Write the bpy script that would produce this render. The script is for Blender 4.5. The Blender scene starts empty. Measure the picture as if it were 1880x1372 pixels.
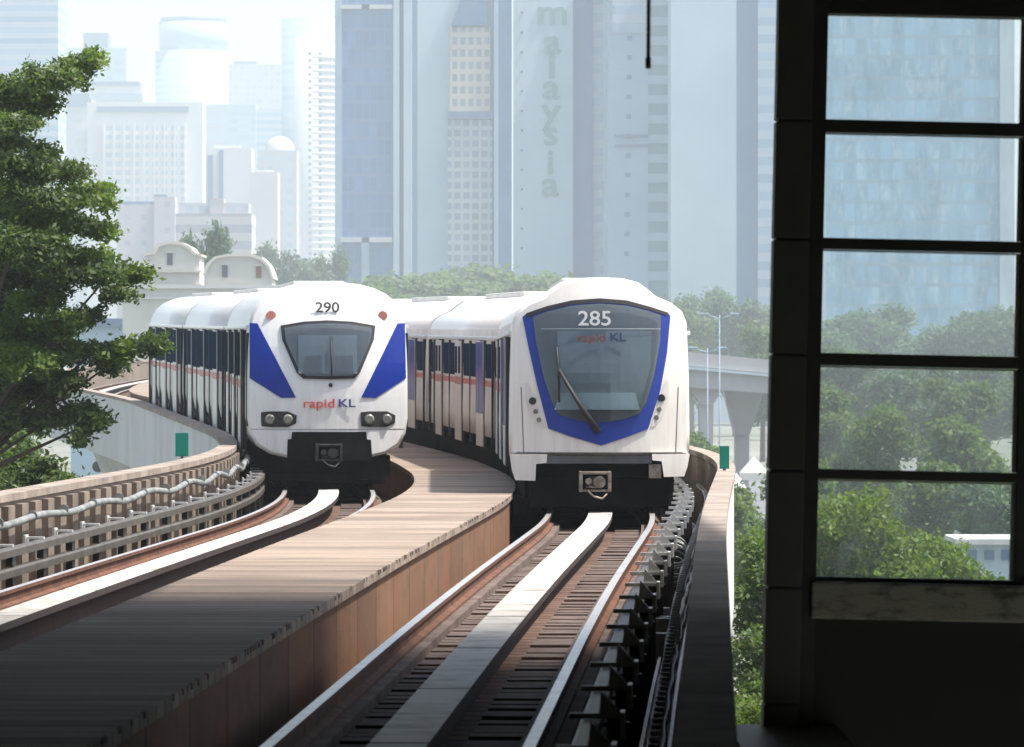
import bpy, bmesh, math, random
import numpy as np
from mathutils import Vector, Matrix
random.seed(7); rng = np.random.default_rng(7)
R = math.radians
scn = bpy.context.scene
COL = scn.collection

# ------------------------------------------------------------------ camera, sky, sun, exposure
F = 10000.0; H = 2.1; CX = 940.0; YH = 667.0
cam = bpy.data.cameras.new('camera'); camo = bpy.data.objects.new('camera', cam); COL.objects.link(camo)
scn.camera = camo
camo.location = (0, 0, H)
camo.rotation_euler = (R(90) - math.atan(19 / F), 0, 0)
cam.sensor_width = 36; cam.lens = 36 * F / 1880
cam.clip_start = 0.5; cam.clip_end = 20000
cam.dof.use_dof = True; cam.dof.focus_distance = 78; cam.dof.aperture_fstop = 10

SUN_EL, SUN_AZ = 64.0, 98.0       # azimuth from +Y (away from the camera) towards +X
w = bpy.data.worlds.new('World'); scn.world = w; w.use_nodes = True
nt = w.node_tree
sky = nt.nodes.new('ShaderNodeTexSky'); sky.sky_type = 'NISHITA'; sky.sun_disc = False
sky.sun_elevation = R(SUN_EL); sky.sun_rotation = R(SUN_AZ)
sky.dust_density = 4.0; sky.air_density = 1.0; sky.ozone_density = 1.0
bgn = nt.nodes['Background']; bgn.inputs['Strength'].default_value = 0.105
nt.links.new(sky.outputs[0], bgn.inputs[0])
sl = bpy.data.lights.new('sun', 'SUN'); sl.energy = 3.8; sl.angle = R(1.6); sl.color = (1.0, .95, .87)
so = bpy.data.objects.new('sun', sl); COL.objects.link(so); so.location = (0, 0, 60)
e, a = R(SUN_EL), R(SUN_AZ)
sd = Vector((math.cos(e) * math.sin(a), math.cos(e) * math.cos(a), math.sin(e)))
so.rotation_euler = (-sd).to_track_quat('-Z', 'Y').to_euler()
scn.view_settings.view_transform = 'Standard'; scn.view_settings.look = 'None'
scn.view_settings.exposure = 1.1; scn.view_settings.gamma = 1
scn.view_settings.use_curve_mapping = False
scn.cycles.use_denoising = True
scn.cycles.max_bounces = 8; scn.cycles.transparent_max_bounces = 12; scn.cycles.volume_bounces = 1
HAZE = 0.00037

# ------------------------------------------------------------------ materials
class NT:
    def __init__(s, name):
        s.m = bpy.data.materials.new(name); s.m.use_nodes = True
        s.t = s.m.node_tree; s.b = s.t.nodes['Principled BSDF']; s.out = s.t.nodes['Material Output']
    def n(s, typ, **kw):
        nd = s.t.nodes.new(typ)
        for k, v in kw.items():
            if k.startswith('i_'):
                key = k[2:]; key = int(key) if key.isdigit() else key
                nd.inputs[key].default_value = v
            else: setattr(nd, k, v)
        return nd
    def l(s, a, b): s.t.links.new(a, b)
    def math(s, op, a, b=None, c=None):
        nd = s.n('ShaderNodeMath', operation=op)
        for i, v in enumerate((a, b, c)):
            if v is None: continue
            if hasattr(v, 'links'): s.l(v, nd.inputs[i])
            else: nd.inputs[i].default_value = v
        return nd.outputs[0]
    def mix(s, f, a, b, blend='MIX'):
        nd = s.n('ShaderNodeMix', data_type='RGBA', blend_type=blend)
        for sock, v in ((nd.inputs[0], f), (nd.inputs[6], a), (nd.inputs[7], b)):
            if hasattr(v, 'links'): s.l(v, sock)
            elif isinstance(v, (tuple, list)): sock.default_value = (*v[:3], 1)
            else: sock.default_value = v
        return nd.outputs[2]
    def noise(s, vec, scale, detail=4, rough=.6):
        nd = s.n('ShaderNodeTexNoise'); nd.inputs['Scale'].default_value = scale
        nd.inputs['Detail'].default_value = detail; nd.inputs['Roughness'].default_value = rough
        s.l(vec, nd.inputs['Vector']); return nd.outputs[0]
    def coord(s, which='Object', stretch=None):
        tc = s.n('ShaderNodeTexCoord'); o = tc.outputs[which]
        if stretch:
            mp = s.n('ShaderNodeMapping'); mp.inputs['Scale'].default_value = stretch
            s.l(o, mp.inputs[0]); o = mp.outputs[0]
        return o
    def ramp(s, v, lo, hi):
        nd = s.n('ShaderNodeMapRange'); s.l(v, nd.inputs[0]); nd.inputs[1].default_value = lo; nd.inputs[2].default_value = hi
        return nd.outputs[0]
    def bump(s, h, strength, dist=.01):
        nd = s.n('ShaderNodeBump'); nd.inputs['Strength'].default_value = strength; nd.inputs['Distance'].default_value = dist
        s.l(h, nd.inputs['Height']); s.l(nd.outputs[0], s.b.inputs['Normal'])

def mk(name, c1, c2=None, scale=3, rough=.6, metal=0, bump=0, stretch=None, which='Object', lo=.35, hi=.65, spec=.5, coat=0):
    t = NT(name); t.b.inputs['Roughness'].default_value = rough; t.b.inputs['Metallic'].default_value = metal
    t.b.inputs['Specular IOR Level'].default_value = spec
    if coat: t.b.inputs['Coat Weight'].default_value = coat; t.b.inputs['Coat Roughness'].default_value = .08
    v = t.coord(which, stretch); nz = t.noise(v, scale)
    if c2 is None: c2 = tuple(x * .8 for x in c1)
    t.l(t.mix(t.ramp(nz, lo, hi), c1, c2), t.b.inputs['Base Color'])
    if bump: t.bump(t.noise(v, scale * 6), bump)
    return t.m

def plank(name, c1, c2, joint, p, jw, grime=(.12, .1, .08), var=.35, rough=.85, nscale=2.0, gamt=.5, st=(2.2, .5, 1), rust=None):
    """strips laid across the direction of the sweep: u (UV.x) runs along it in metres"""
    t = NT(name); t.b.inputs['Roughness'].default_value = rough; t.b.inputs['Specular IOR Level'].default_value = .2
    uv = t.coord('UV'); sx = t.n('ShaderNodeSeparateXYZ'); t.l(uv, sx.inputs[0])
    q = t.math('DIVIDE', sx.outputs[0], p); fl = t.math('FLOOR', q); fr = t.math('FRACT', q)
    wn = t.n('ShaderNodeTexWhiteNoise', noise_dimensions='1D'); t.l(fl, wn.inputs['W'])
    base = t.mix(wn.outputs[0], c1, c2)
    mp = t.n('ShaderNodeMapping'); mp.inputs['Scale'].default_value = st; t.l(uv, mp.inputs[0])
    g = t.noise(mp.outputs[0], nscale, 6, .7)
    base = t.mix(t.math('MULTIPLY', t.ramp(g, .48, .75), gamt), base, grime)
    g2 = t.noise(uv, .35, 3); base = t.mix(t.math('MULTIPLY', t.ramp(g2, .5, .7), var), base, grime)
    if rust:
        mr = t.n('ShaderNodeMapping'); mr.inputs['Scale'].default_value = (1.0, .55, 1); t.l(uv, mr.inputs[0])
        base = t.mix(t.math('MULTIPLY', t.ramp(t.noise(mr.outputs[0], .8, 7, .75), .5, .68), .6), base, rust)
        mr = t.n('ShaderNodeMapping'); mr.inputs['Scale'].default_value = (6, .6, 1); t.l(uv, mr.inputs[0])
        base = t.mix(t.math('MULTIPLY', t.ramp(t.noise(mr.outputs[0], 1.0, 5, .7), .52, .7), .45), base, grime)
    j = t.math('LESS_THAN', fr, jw / p)
    t.l(t.mix(j, base, joint), t.b.inputs['Base Color'])
    t.bump(t.math('SUBTRACT', g, j), .5, .01)
    return t.m

def facade(name, wall, glass, fh, bw, fz=.55, fx=.7, grough=.25, tint=.1):
    """curtain wall: storeys of height fh, bays of width bw"""
    t = NT(name); v = t.coord('Object'); sx = t.n('ShaderNodeSeparateXYZ'); t.l(v, sx.inputs[0])
    hx = t.math('ADD', sx.outputs[0], sx.outputs[1])
    qz = t.math('DIVIDE', t.math('ADD', sx.outputs[2], 500), fh); qx = t.math('DIVIDE', t.math('ADD', hx, 500), bw)
    mz = t.math('LESS_THAN', t.math('FRACT', qz), fz); mx = t.math('LESS_THAN', t.math('FRACT', qx), fx)
    m = t.math('MULTIPLY', mz, mx)
    cb = t.n('ShaderNodeCombineXYZ'); t.l(t.math('FLOOR', qx), cb.inputs[0]); t.l(t.math('FLOOR', qz), cb.inputs[1])
    wn = t.n('ShaderNodeTexWhiteNoise', noise_dimensions='2D'); t.l(cb.outputs[0], wn.inputs['Vector'])
    gl = t.mix(t.math('MULTIPLY', wn.outputs[0], tint * 4), glass, tuple(min(1, c * 1.7 + .05) for c in glass))
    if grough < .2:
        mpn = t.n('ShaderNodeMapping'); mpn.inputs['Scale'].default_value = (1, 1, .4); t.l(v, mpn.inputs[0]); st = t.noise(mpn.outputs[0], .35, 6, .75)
        gl = t.mix(t.ramp(st, .5, .72), gl, (.55, .66, .72))  # lighter streaks painted into the glass colour as shimmering reflections
    nz = t.noise(v, .05, 4); wl = t.mix(t.math('MULTIPLY', nz, .3), wall, tuple(c * .7 for c in wall))
    t.l(t.mix(m, wl, gl), t.b.inputs['Base Color'])
    rr = t.n('ShaderNodeMapRange'); t.l(m, rr.inputs[0]); rr.inputs[3].default_value = .8; rr.inputs[4].default_value = grough
    t.l(rr.outputs[0], t.b.inputs['Roughness'])
    return t.m

def leafmat(name, c1, c2, trans=.35):
    t = NT(name); g = t.n('ShaderNodeNewGeometry')
    nz = t.noise(t.coord('Object'), .45, 3)
    a_ = t.mix(g.outputs['Random Per Island'], c1, c2)
    a_ = t.mix(t.math('MULTIPLY', t.ramp(nz, .4, .6), .5), a_, tuple(c * .55 for c in c1))
    t.l(a_, t.b.inputs['Base Color']); t.b.inputs['Roughness'].default_value = .55
    tr = t.n('ShaderNodeBsdfTranslucent'); t.l(t.mix(1.0, a_, (1.15, 1.25, .6), 'MULTIPLY'), tr.inputs[0])
    mx = t.n('ShaderNodeMixShader'); mx.inputs[0].default_value = trans
    t.l(t.b.outputs[0], mx.inputs[1]); t.l(tr.outputs[0], mx.inputs[2]); t.l(mx.outputs[0], t.out.inputs[0])
    return t.m

def paneglass(name, tint=(.93, .97, .97), dirt=.1, gloss=.1, veil=0):
    t = NT(name); tp = t.n('ShaderNodeBsdfTransparent'); tp.inputs[0].default_value = (*tint, 1)
    gl = t.n('ShaderNodeBsdfGlossy'); gl.inputs['Roughness'].default_value = .12
    m1 = t.n('ShaderNodeMixShader'); m1.inputs[0].default_value = gloss
    t.l(tp.outputs[0], m1.inputs[1]); t.l(gl.outputs[0], m1.inputs[2])
    df = t.n('ShaderNodeBsdfTranslucent'); df.inputs[0].default_value = (.7, .72, .7, 1)
    nz = t.noise(t.coord('Object', (1, 1, .35)), 9, 5)
    m2 = t.n('ShaderNodeMixShader'); t.l(t.math('ADD', t.math('MULTIPLY', t.ramp(nz, .45, .8), dirt), veil), m2.inputs[0])
    t.l(m1.outputs[0], m2.inputs[1]); t.l(df.outputs[0], m2.inputs[2]); t.l(m2.outputs[0], t.out.inputs[0])
    return t.m

M = {}
M['steel'] = mk('polished_rail_steel', (.75, .74, .72), (.55, .5, .46), 5, .38, .8)
M['rust'] = mk('rusty_rail_side', (.17, .07, .035), (.075, .035, .022), 5, .85, 0, .3)
M['plate'] = mk('reaction_plate_paint', (.56, .53, .48), (.24, .2, .155), 2.6, .6, .0, .2, lo=.47, hi=.74)
M['plate_side'] = mk('reaction_plate_side', (.05, .035, .03), (.03, .02, .02), 3, .8)
M['plinth'] = mk('rail_plinth_concrete', (.16, .12, .10), (.08, .055, .045), 2.5, .9, 0, .4)
M['bed'] = plank('track_bed_concrete', (.19, .12, .095), (.12, .075, .058), (.035, .022, .018), .48, .10, grime=(.07, .045, .035), gamt=.8)
M['deck'] = mk('stained_deck_concrete', (.12, .085, .065), (.05, .04, .035), 1.5, .95, 0, .5)
M['walk'] = plank('walkway_slab', (.38, .30, .24), (.22, .175, .14), (.05, .04, .035), .42, .03, grime=(.13, .10, .08), var=.55, gamt=.75)
M['walkside'] = plank('walkway_side_panel', (.24, .135, .08), (.17, .10, .065), (.035, .025, .02), 2.4, .05, grime=(.12, .075, .055), gamt=.8, st=(.7, 1.6, 1), rust=(.30, .10, .04))
M['parapet'] = plank('parapet_concrete', (.27, .225, .19), (.21, .175, .15), (.14, .11, .09), 1.05, .03, grime=(.22, .16, .12), gamt=.45)
M['parapet_top'] = mk('parapet_coping', (.36, .30, .25), (.20, .165, .14), 1.6, .9, 0, .2)
M['parapet_out'] = mk('parapet_outer_paint', (.62, .61, .6), (.52, .51, .5), .5, .8, 0, .05)
M['recess'] = mk('parapet_rib', (.27, .215, .17), (.15, .12, .095), 2, .9)
M['bar'] = mk('power_rail_bar', (.13, .115, .095), (.08, .07, .06), 3, .5, .3)
M['bracket'] = mk('power_rail_bracket', (.75, .75, .72), (.5, .5, .48), 9, .5, .4)
M['insul'] = mk('black_insulator', (.02, .02, .02), (.03, .03, .03), 5, .5)
M['cable'] = mk('pale_cable_sleeve', (.28, .30, .29), (.14, .145, .14), 3.5, .5)
M['cable_dark'] = mk('dark_cable', (.3, .29, .27), (.4, .39, .36), 4, .6)
M['green'] = mk('green_sign_paint', (.0, .22, .15), (.0, .17, .12), 2, .5)
M['white'] = mk('train_white_paint', (.74, .74, .73), (.66, .655, .64), 1.0, .28, coat=.4)
M['cream'] = mk('train_ivory_paint', (.74, .71, .67), (.66, .63, .59), 1.0, .28, coat=.4)
def paint(name, c, dirt, amt, rough=.3):
    t = NT(name); v = t.coord('Object'); sx = t.n('ShaderNodeSeparateXYZ'); t.l(v, sx.inputs[0])
    mp = t.n('ShaderNodeMapping'); mp.inputs['Scale'].default_value = (7, 3, .7); t.l(v, mp.inputs[0])
    g = t.ramp(t.noise(mp.outputs[0], 1.2, 6, .7), .42, .8)
    low = t.n('ShaderNodeMapRange'); t.l(sx.outputs[2], low.inputs[0]); low.inputs[1].default_value = 2.2; low.inputs[2].default_value = .4; low.inputs[3].default_value = .25; low.inputs[4].default_value = 1
    f = t.math('MULTIPLY', t.math('MULTIPLY', g, low.outputs[0]), amt)
    n2 = t.math('MULTIPLY', t.ramp(t.noise(v, 1.3, 5), .5, .8), .25)
    t.l(t.mix(f, t.mix(n2, c, tuple(q * .86 for q in c)), dirt), t.b.inputs['Base Color'])
    t.b.inputs['Roughness'].default_value = rough; t.b.inputs['Coat Weight'].default_value = .25; t.b.inputs['Coat Roughness'].default_value = .12
    t.bump(t.noise(v, 1.1, 2), .05, .02); return t.m
M['white'] = paint('train_white_paint', (.74, .74, .73), (.34, .31, .27), .55)
M['cream'] = paint('train_ivory_paint', (.76, .72, .67), (.36, .31, .26), .55)
M['silver'] = mk('train_side_panel', (.70, .66, .61), (.58, .54, .5), 1.3, .4)
M['blue'] = mk('train_blue_paint', (.004, .026, .27), (.004, .022, .22), 1, .35, spec=.3)
M['blue2'] = mk('windscreen_border_blue', (.022, .05, .29), (.018, .042, .25), 1, .35, spec=.3)
M['edge_dark'] = mk('dark_edge_strip', (.045, .045, .05), (.07, .07, .07), 4, .7)  # dark strips; at the doors they paint in the edge's shadow side
M['red'] = mk('train_red_stripe', (.5, .07, .05), (.4, .05, .04), 1, .4)
M['black'] = mk('train_black_rubber', (.012, .012, .014), (.02, .02, .022), 4, .6)
M['under'] = mk('underframe_black', (.004, .004, .006), (.012, .011, .011), 4, .9, spec=.1)
M['darkglass'] = mk('tinted_window_glass', (.02, .035, .07), (.03, .045, .075), .6, .7, spec=.0)
M['screen'] = paneglass('windscreen_glass', (.74, .77, .79), .04, .05)
M['cabdark'] = mk('cab_interior_grey', (.17, .19, .205), (.13, .15, .16), 1.5, .6)
M['cablight'] = mk('cab_bulkhead_window', (.30, .345, .37), (.23, .27, .29), 1.6, .3)
M['dash'] = mk('dashboard_shelf', (.6, .72, .75), (.5, .62, .66), 2, .5)
M['lamp'] = mk('lamp_lens', (.24, .24, .2), (.14, .14, .12), 8, .15, spec=.9)
M['marker'] = mk('marker_lamp_lens', (.62, .25, .2), (.5, .2, .16), 8, .3)
M['coupler'] = mk('coupler_metal', (.34, .29, .24), (.14, .11, .09), 9, .55, .5)
M['coupler_dark'] = mk('dark_coupler_metal', (.05, .05, .05), (.02, .02, .02), 9, .5, .4)  # darker metal for the coupler of train 290
M['grey'] = mk('grey_metal', (.16, .16, .17), (.1, .1, .11), 3, .5, .3)
M['text_dark'] = mk('number_dark', (.07, .07, .08), None, 3, .5)
M['text_white'] = mk('number_white', (.8, .8, .8), None, 3, .5)
M['text_red'] = mk('logo_red', (.62, .10, .08), None, 3, .5)
M['text_blue'] = mk('logo_blue', (.03, .05, .2), None, 3, .5)
M['logo_red_dim'] = mk('logo_red_dim', (.2, .08, .08), None, 3, .5)
M['logo_blue_dim'] = mk('logo_blue_dim', (.03, .05, .16), None, 3, .5)
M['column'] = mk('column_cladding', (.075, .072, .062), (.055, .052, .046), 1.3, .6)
M['frame'] = mk('dark_window_frame', (.032, .029, .027), (.016, .015, .014), 3, .5)
M['lit_edge'] = mk('lit_edge_colour', (.45, .40, .36), (.38, .34, .3), 3, .5)  # pale colour standing in for light on the pane edges and mullion reveal
M['sill'] = mk('weathered_sill_concrete', (.30, .285, .275), (.11, .10, .10), 6, .9, 0, .8, stretch=(1, 1, 2.5), lo=.5, hi=.66)
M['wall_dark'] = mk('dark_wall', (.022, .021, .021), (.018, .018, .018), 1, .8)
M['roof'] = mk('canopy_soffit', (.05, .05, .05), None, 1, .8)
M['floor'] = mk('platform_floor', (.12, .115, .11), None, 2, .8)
M['pane'] = paneglass('station_window_pane', (.98, 1, 1), .12, .04, .06)
M['bark'] = mk('tree_bark', (.09, .06, .045), (.05, .035, .028), 4, .95, 0, .5, stretch=(1, 1, .3))
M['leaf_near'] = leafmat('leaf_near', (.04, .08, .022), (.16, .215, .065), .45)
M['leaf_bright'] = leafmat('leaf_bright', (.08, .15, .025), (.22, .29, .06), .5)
M['leaf_mid'] = leafmat('leaf_mid', (.075, .14, .035), (.17, .24, .07), .5)
M['leaf_far'] = leafmat('leaf_far', (.08, .14, .06), (.18, .25, .11), .55)
M['leaf_blue'] = leafmat('leaf_blue', (.06, .125, .08), (.13, .20, .13), .5)
M['ground'] = mk('city_ground', (.10, .12, .07), (.22, .22, .2), .02, .95)
M['asphalt'] = mk('asphalt', (.16, .17, .18), (.12, .12, .13), .1, .9)

# ------------------------------------------------------------------ helpers
def P(px, py, Y):
    return Vector(((px - CX) / F * Y, Y, H + (YH - py) / F * Y))
def tag(o, label=None, cat=None, group=None, kind=None):
    if label: o['label'] = label
    if cat: o['category'] = cat
    if group: o['group'] = group
    if kind: o['kind'] = kind
    return o
def empty(name, loc, label, cat, group=None, rz=0):
    o = bpy.data.objects.new(name, None); COL.objects.link(o); o.location = loc; o.rotation_euler = (0, 0, rz)
    o.empty_display_size = .3
    return tag(o, label, cat, group)
def link(name, me, mats, parent=None, loc=None, smooth=False):
    o = bpy.data.objects.new(name, me); COL.objects.link(o)
    for m in (mats if isinstance(mats, (list, tuple)) else [mats]): me.materials.append(m)
    if parent: o.parent = parent
    if loc is not None: o.location = loc
    if smooth:
        for p in me.polygons: p.use_smooth = True
    return o
def from_bm(name, bm, mats, parent=None, loc=None, smooth=False):
    me = bpy.data.meshes.new(name); bm.normal_update(); bm.to_mesh(me); bm.free()
    return link(name, me, mats, parent, loc, smooth)
def copy_tree(o, parent=None):
    c = o.copy(); COL.objects.link(c); c.parent = parent
    for ch in list(o.children): copy_tree(ch, c)
    return c
def bx(bm, x0, x1, y0, y1, z0, z1, bevel=0, mi=0, mat=None):
    m = Matrix.Translation(((x0 + x1) / 2, (y0 + y1) / 2, (z0 + z1) / 2)) @ Matrix.Diagonal((abs(x1 - x0), abs(y1 - y0), abs(z1 - z0), 1))
    if mat is not None: m = mat @ m
    r = bmesh.ops.create_cube(bm, size=1, matrix=m); vs = r['verts']
    fs = {f for v in vs for f in v.link_faces}
    for f in fs: f.material_index = mi
    if bevel:
        es = list({e for v in vs for e in v.link_edges})
        rr = bmesh.ops.bevel(bm, geom=es, offset=bevel, segments=2, affect='EDGES', profile=.5)
        for f in rr['faces']: f.material_index = mi
def box(name, x0, x1, y0, y1, z0, z1, m, parent=None, bevel=0):
    bm = bmesh.new(); bx(bm, x0, x1, y0, y1, z0, z1, bevel); return from_bm(name, bm, m, parent)
def cyl(bm, p0, p1, r0, r1=None, n=12, mi=0, caps=True):
    r1 = r0 if r1 is None else r1
    p0, p1 = Vector(p0), Vector(p1); d = (p1 - p0)
    if d.length < 1e-6: return
    q = d.to_track_quat('Z', 'Y'); rings = []
    for p, r in ((p0, r0), (p1, r1)):
        rings.append([bm.verts.new(p + q @ Vector((math.cos(t) * r, math.sin(t) * r, 0))) for t in [2 * math.pi * k / n for k in range(n)]])
    for k in range(n):
        f = bm.faces.new((rings[0][k], rings[0][(k + 1) % n], rings[1][(k + 1) % n], rings[1][k])); f.material_index = mi; f.smooth = True
    if caps:
        f = bm.faces.new(rings[0][::-1]); f.material_index = mi; f = bm.faces.new(rings[1]); f.material_index = mi
def tube(bm, pts, rad, n=8, mi=0):
    rings = []
    for i, p in enumerate(pts):
        p = Vector(p); d = Vector(pts[min(i + 1, len(pts) - 1)]) - Vector(pts[max(i - 1, 0)])
        q = d.to_track_quat('Z', 'Y'); r = rad[i] if isinstance(rad, (list, tuple)) else rad
        rings.append([bm.verts.new(p + q @ Vector((math.cos(t) * r, math.sin(t) * r, 0))) for t in [2 * math.pi * k / n for k in range(n)]])
    for a_, b_ in zip(rings, rings[1:]):
        for k in range(n):
            f = bm.faces.new((a_[k], a_[(k + 1) % n], b_[(k + 1) % n], b_[k])); f.smooth = True; f.material_index = mi
    bm.faces.new(rings[0][::-1]); bm.faces.new(rings[-1])
def text_mesh(s, size, name='number', extrude=.006, spacing=1.0, sx=1.0):
    cu = bpy.data.curves.new('t', 'FONT'); cu.body = s; cu.size = size; cu.extrude = extrude; cu.align_x = 'CENTER'; cu.align_y = 'CENTER'
    cu.space_character = spacing; cu.offset = size * .012
    o = bpy.data.objects.new('t', cu); COL.objects.link(o)
    me = bpy.data.meshes.new_from_object(o.evaluated_get(bpy.context.evaluated_depsgraph_get()))
    bpy.data.objects.remove(o); bpy.data.curves.remove(cu)
    me.transform(Matrix.Diagonal((sx, 1, 1, 1))); me.transform(Matrix.Rotation(R(90), 4, 'X')); me.materials.clear(); me.name = name
    return me

# ------------------------------------------------------------------ alignment of the two tracks
HN = [(-60, .0375), (38, .0375), (60, .046), (69, .045), (77, .0165), (106, -.106), (138, -.112), (150, -.15), (175, -.16), (190, -.05), (215, .02), (300, .12)]
_Y = np.arange(-60, 300, .25); _h = np.interp(_Y, [q[0] for q in HN], [q[1] for q in HN])
_X = np.concatenate([[0], np.cumsum((_h[1:] + _h[:-1]) / 2 * .25)]); _X = _X - _X[np.argmin(abs(_Y - 44.8))] - 2.13
T = 2.07
def rise(y):
    t = max(0., min(y, 230) - 94); return .0068 * t + .00003 * t * t
def path(s, off=0., z=0.):
    hh = float(np.interp(s, _Y, _h)); x = float(np.interp(s, _Y, _X))
    return Vector((x + off * math.cos(hh), s - off * math.sin(hh), z + rise(s)))
def heading(s): return float(np.interp(s, _Y, _h))
def srange(s0, s1, ds):
    n = max(1, int(round((s1 - s0) / ds))); return [s0 + (s1 - s0) * k / n for k in range(n + 1)]
def sweep(bm, prof, s0, s1, ds=1.5, mids=None, closed=True, caps=True):
    """prof: list of (offset, z); mids: material index per profile edge"""
    uvl = bm.loops.layers.uv.verify(); ss = srange(s0, s1, ds); n = len(prof)
    per = [0]
    for k in range(n): a_, b_ = prof[k], prof[(k + 1) % n]; per.append(per[-1] + math.hypot(a_[0] - b_[0], a_[1] - b_[1]))
    rings = [[bm.verts.new(path(s, o, z)) for o, z in prof] for s in ss]
    for i in range(len(ss) - 1):
        for k in range(n if closed else n - 1):
            k2 = (k + 1) % n
            f = bm.faces.new((rings[i][k], rings[i][k2], rings[i + 1][k2], rings[i + 1][k]))
            if mids: f.material_index = mids[k]
            for lp, (u, v) in zip(f.loops, ((ss[i], per[k]), (ss[i], per[k + 1]), (ss[i + 1], per[k + 1]), (ss[i + 1], per[k]))): lp[uvl].uv = (u, v)
    if caps and closed: bm.faces.new(rings[0][::-1]); bm.faces.new(rings[-1])
def rect(o0, o1, z0, z1): return [(o0, z0), (o1, z0), (o1, z1), (o0, z1)]   # edges: bottom, right, top, left
def lbox(bm, s, off, dx, dy, z0, z1, mi=0, rot=0):
    """a box standing across the track at s: dx across, dy along"""
    m = Matrix.Translation(path(s, off)) @ Matrix.Rotation(-heading(s) + rot, 4, 'Z')
    bx(bm, -dx / 2, dx / 2, -dy / 2, dy / 2, z0, z1, mi=mi, mat=m)

# ------------------------------------------------------------------ ground
GZ = -9.5
gm = bmesh.new()
vs = [gm.verts.new(v) for v in ((-5500, -300, GZ), (5500, -300, GZ), (5500, 6400, GZ), (-5500, 6400, GZ))]; gm.faces.new(vs)
tag(from_bm('ground', gm, M['ground']), kind='structure')
gm = bmesh.new()
vs = [gm.verts.new(v) for v in ((-60, 300, GZ + .02), (10, 300, GZ + .02), (10, 330, GZ + .02), (-60, 345, GZ + .02))]; gm.faces.new(vs)
vs = [gm.verts.new(v) for v in ((8, 300, GZ + .024), (70, 300, GZ + .024), (70, 620, GZ + .024), (12, 600, GZ + .024))]; gm.faces.new(vs)
tag(from_bm('road', gm, M['asphalt']), kind='structure')

# ------------------------------------------------------------------ guideway
S0, S1 = 2, 268
ew = T + 1.55
gw = empty('elevated_guideway', path(60, 0, GZ), 'curving concrete viaduct deck and piers carrying the two metro tracks', 'viaduct')
def gpart(name, bm, m, par=gw):
    o = from_bm(name, bm, m, par); o.matrix_parent_inverse = Matrix.Translation(-par.location); return o
bm = bmesh.new(); sweep(bm, rect(-ew - .02, ew + .02, -.98, -.46), S0, S1); gpart('deck', bm, M['deck'])
bm = bmesh.new(); sweep(bm, [(-1.6, -2.6), (1.6, -2.6), (2.3, -.985), (-2.3, -.985)], S0, S1, 3); gpart('girder', bm, M['parapet_out'])
for s in (20, 50, 80, 110, 140, 170, 200, 230, 260):
    bm = bmesh.new(); p = path(s, 0)
    cyl(bm, (p.x, p.y, GZ), (p.x, p.y, p.z - 3.6), .9, .9, 20); cyl(bm, (p.x, p.y, p.z - 3.6), (p.x, p.y, p.z - 2.605), .9, 1.55, 20)
    gpart('pier', bm, M['parapet_out'])

wk = empty('walkway', path(60, 0, -.45), 'raised concrete walkway of pinkish slabs running between the two tracks', 'walkway')
bm = bmesh.new()
sweep(bm, [(-.66, -.455), (.80, -.455), (.80, .20), (-.66, .20)], S0, S1, 1.25)
gpart('side_panel', bm, M['walkside'], wk)
bm = bmesh.new(); sweep(bm, [(-.70, .203), (.84, .203), (.84, .28), (-.70, .28)], S0, S1, 1.25)
gpart('slab', bm, M['walk'], wk)
# worn chips along the two edges of the slab
bm = bmesh.new()
for k in range(190):
    s = random.uniform(18, 85); sd_ = random.choice((-1, 1, 1)); lbox(bm, s, .835 if sd_ > 0 else -.695, random.uniform(.012, .025), random.uniform(.03, .1), .25, .283, rot=random.uniform(-.1, .1))
tag(gpart('edge_chips', bm, M['deck'], wk), kind='stuff')

def parapet(side):
    lab = ('ribbed concrete parapet wall on the left edge of the guideway with a sagging pale cable' if side < 0
           else 'plain concrete parapet wall on the right edge of the guideway, shaded near the station')
    root = empty('parapet_wall', path(60, side * ew, -.45), lab, 'wall', rz=0)
    e0 = 0 if side < 0 else .07
    i, o = side * (ew + e0), side * (ew + .25)
    prof = rect(min(i, o), max(i, o), -1.0, .66)
    bm = bmesh.new()
    mi = [0, 1, 0, 0] if side > 0 else [0, 0, 0, 1]
    sweep(bm, prof, S0, S1, 1.05, mids=mi)
    gpart('wall', bm, [M['parapet'], M['parapet_out']], root)
    bm = bmesh.new(); i2, o2 = side * (ew - .03 + e0), side * (ew + .27)
    sweep(bm, rect(min(i2, o2), max(i2, o2), .663, .74), S0, S1, 1.05)
    gpart('coping', bm, M['parapet_top'], root)
    bm = bmesh.new()
    if side < 0:
        for s in srange(30, 135, 1.05): lbox(bm, s, side * (ew - .03), .10, .5, -.45, .62)
        gpart('rib', bm, M['recess'], root)['kind'] = 'stuff'
    else: bm.free()
    return root
parL = parapet(-1); parR = parapet(1)

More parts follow.
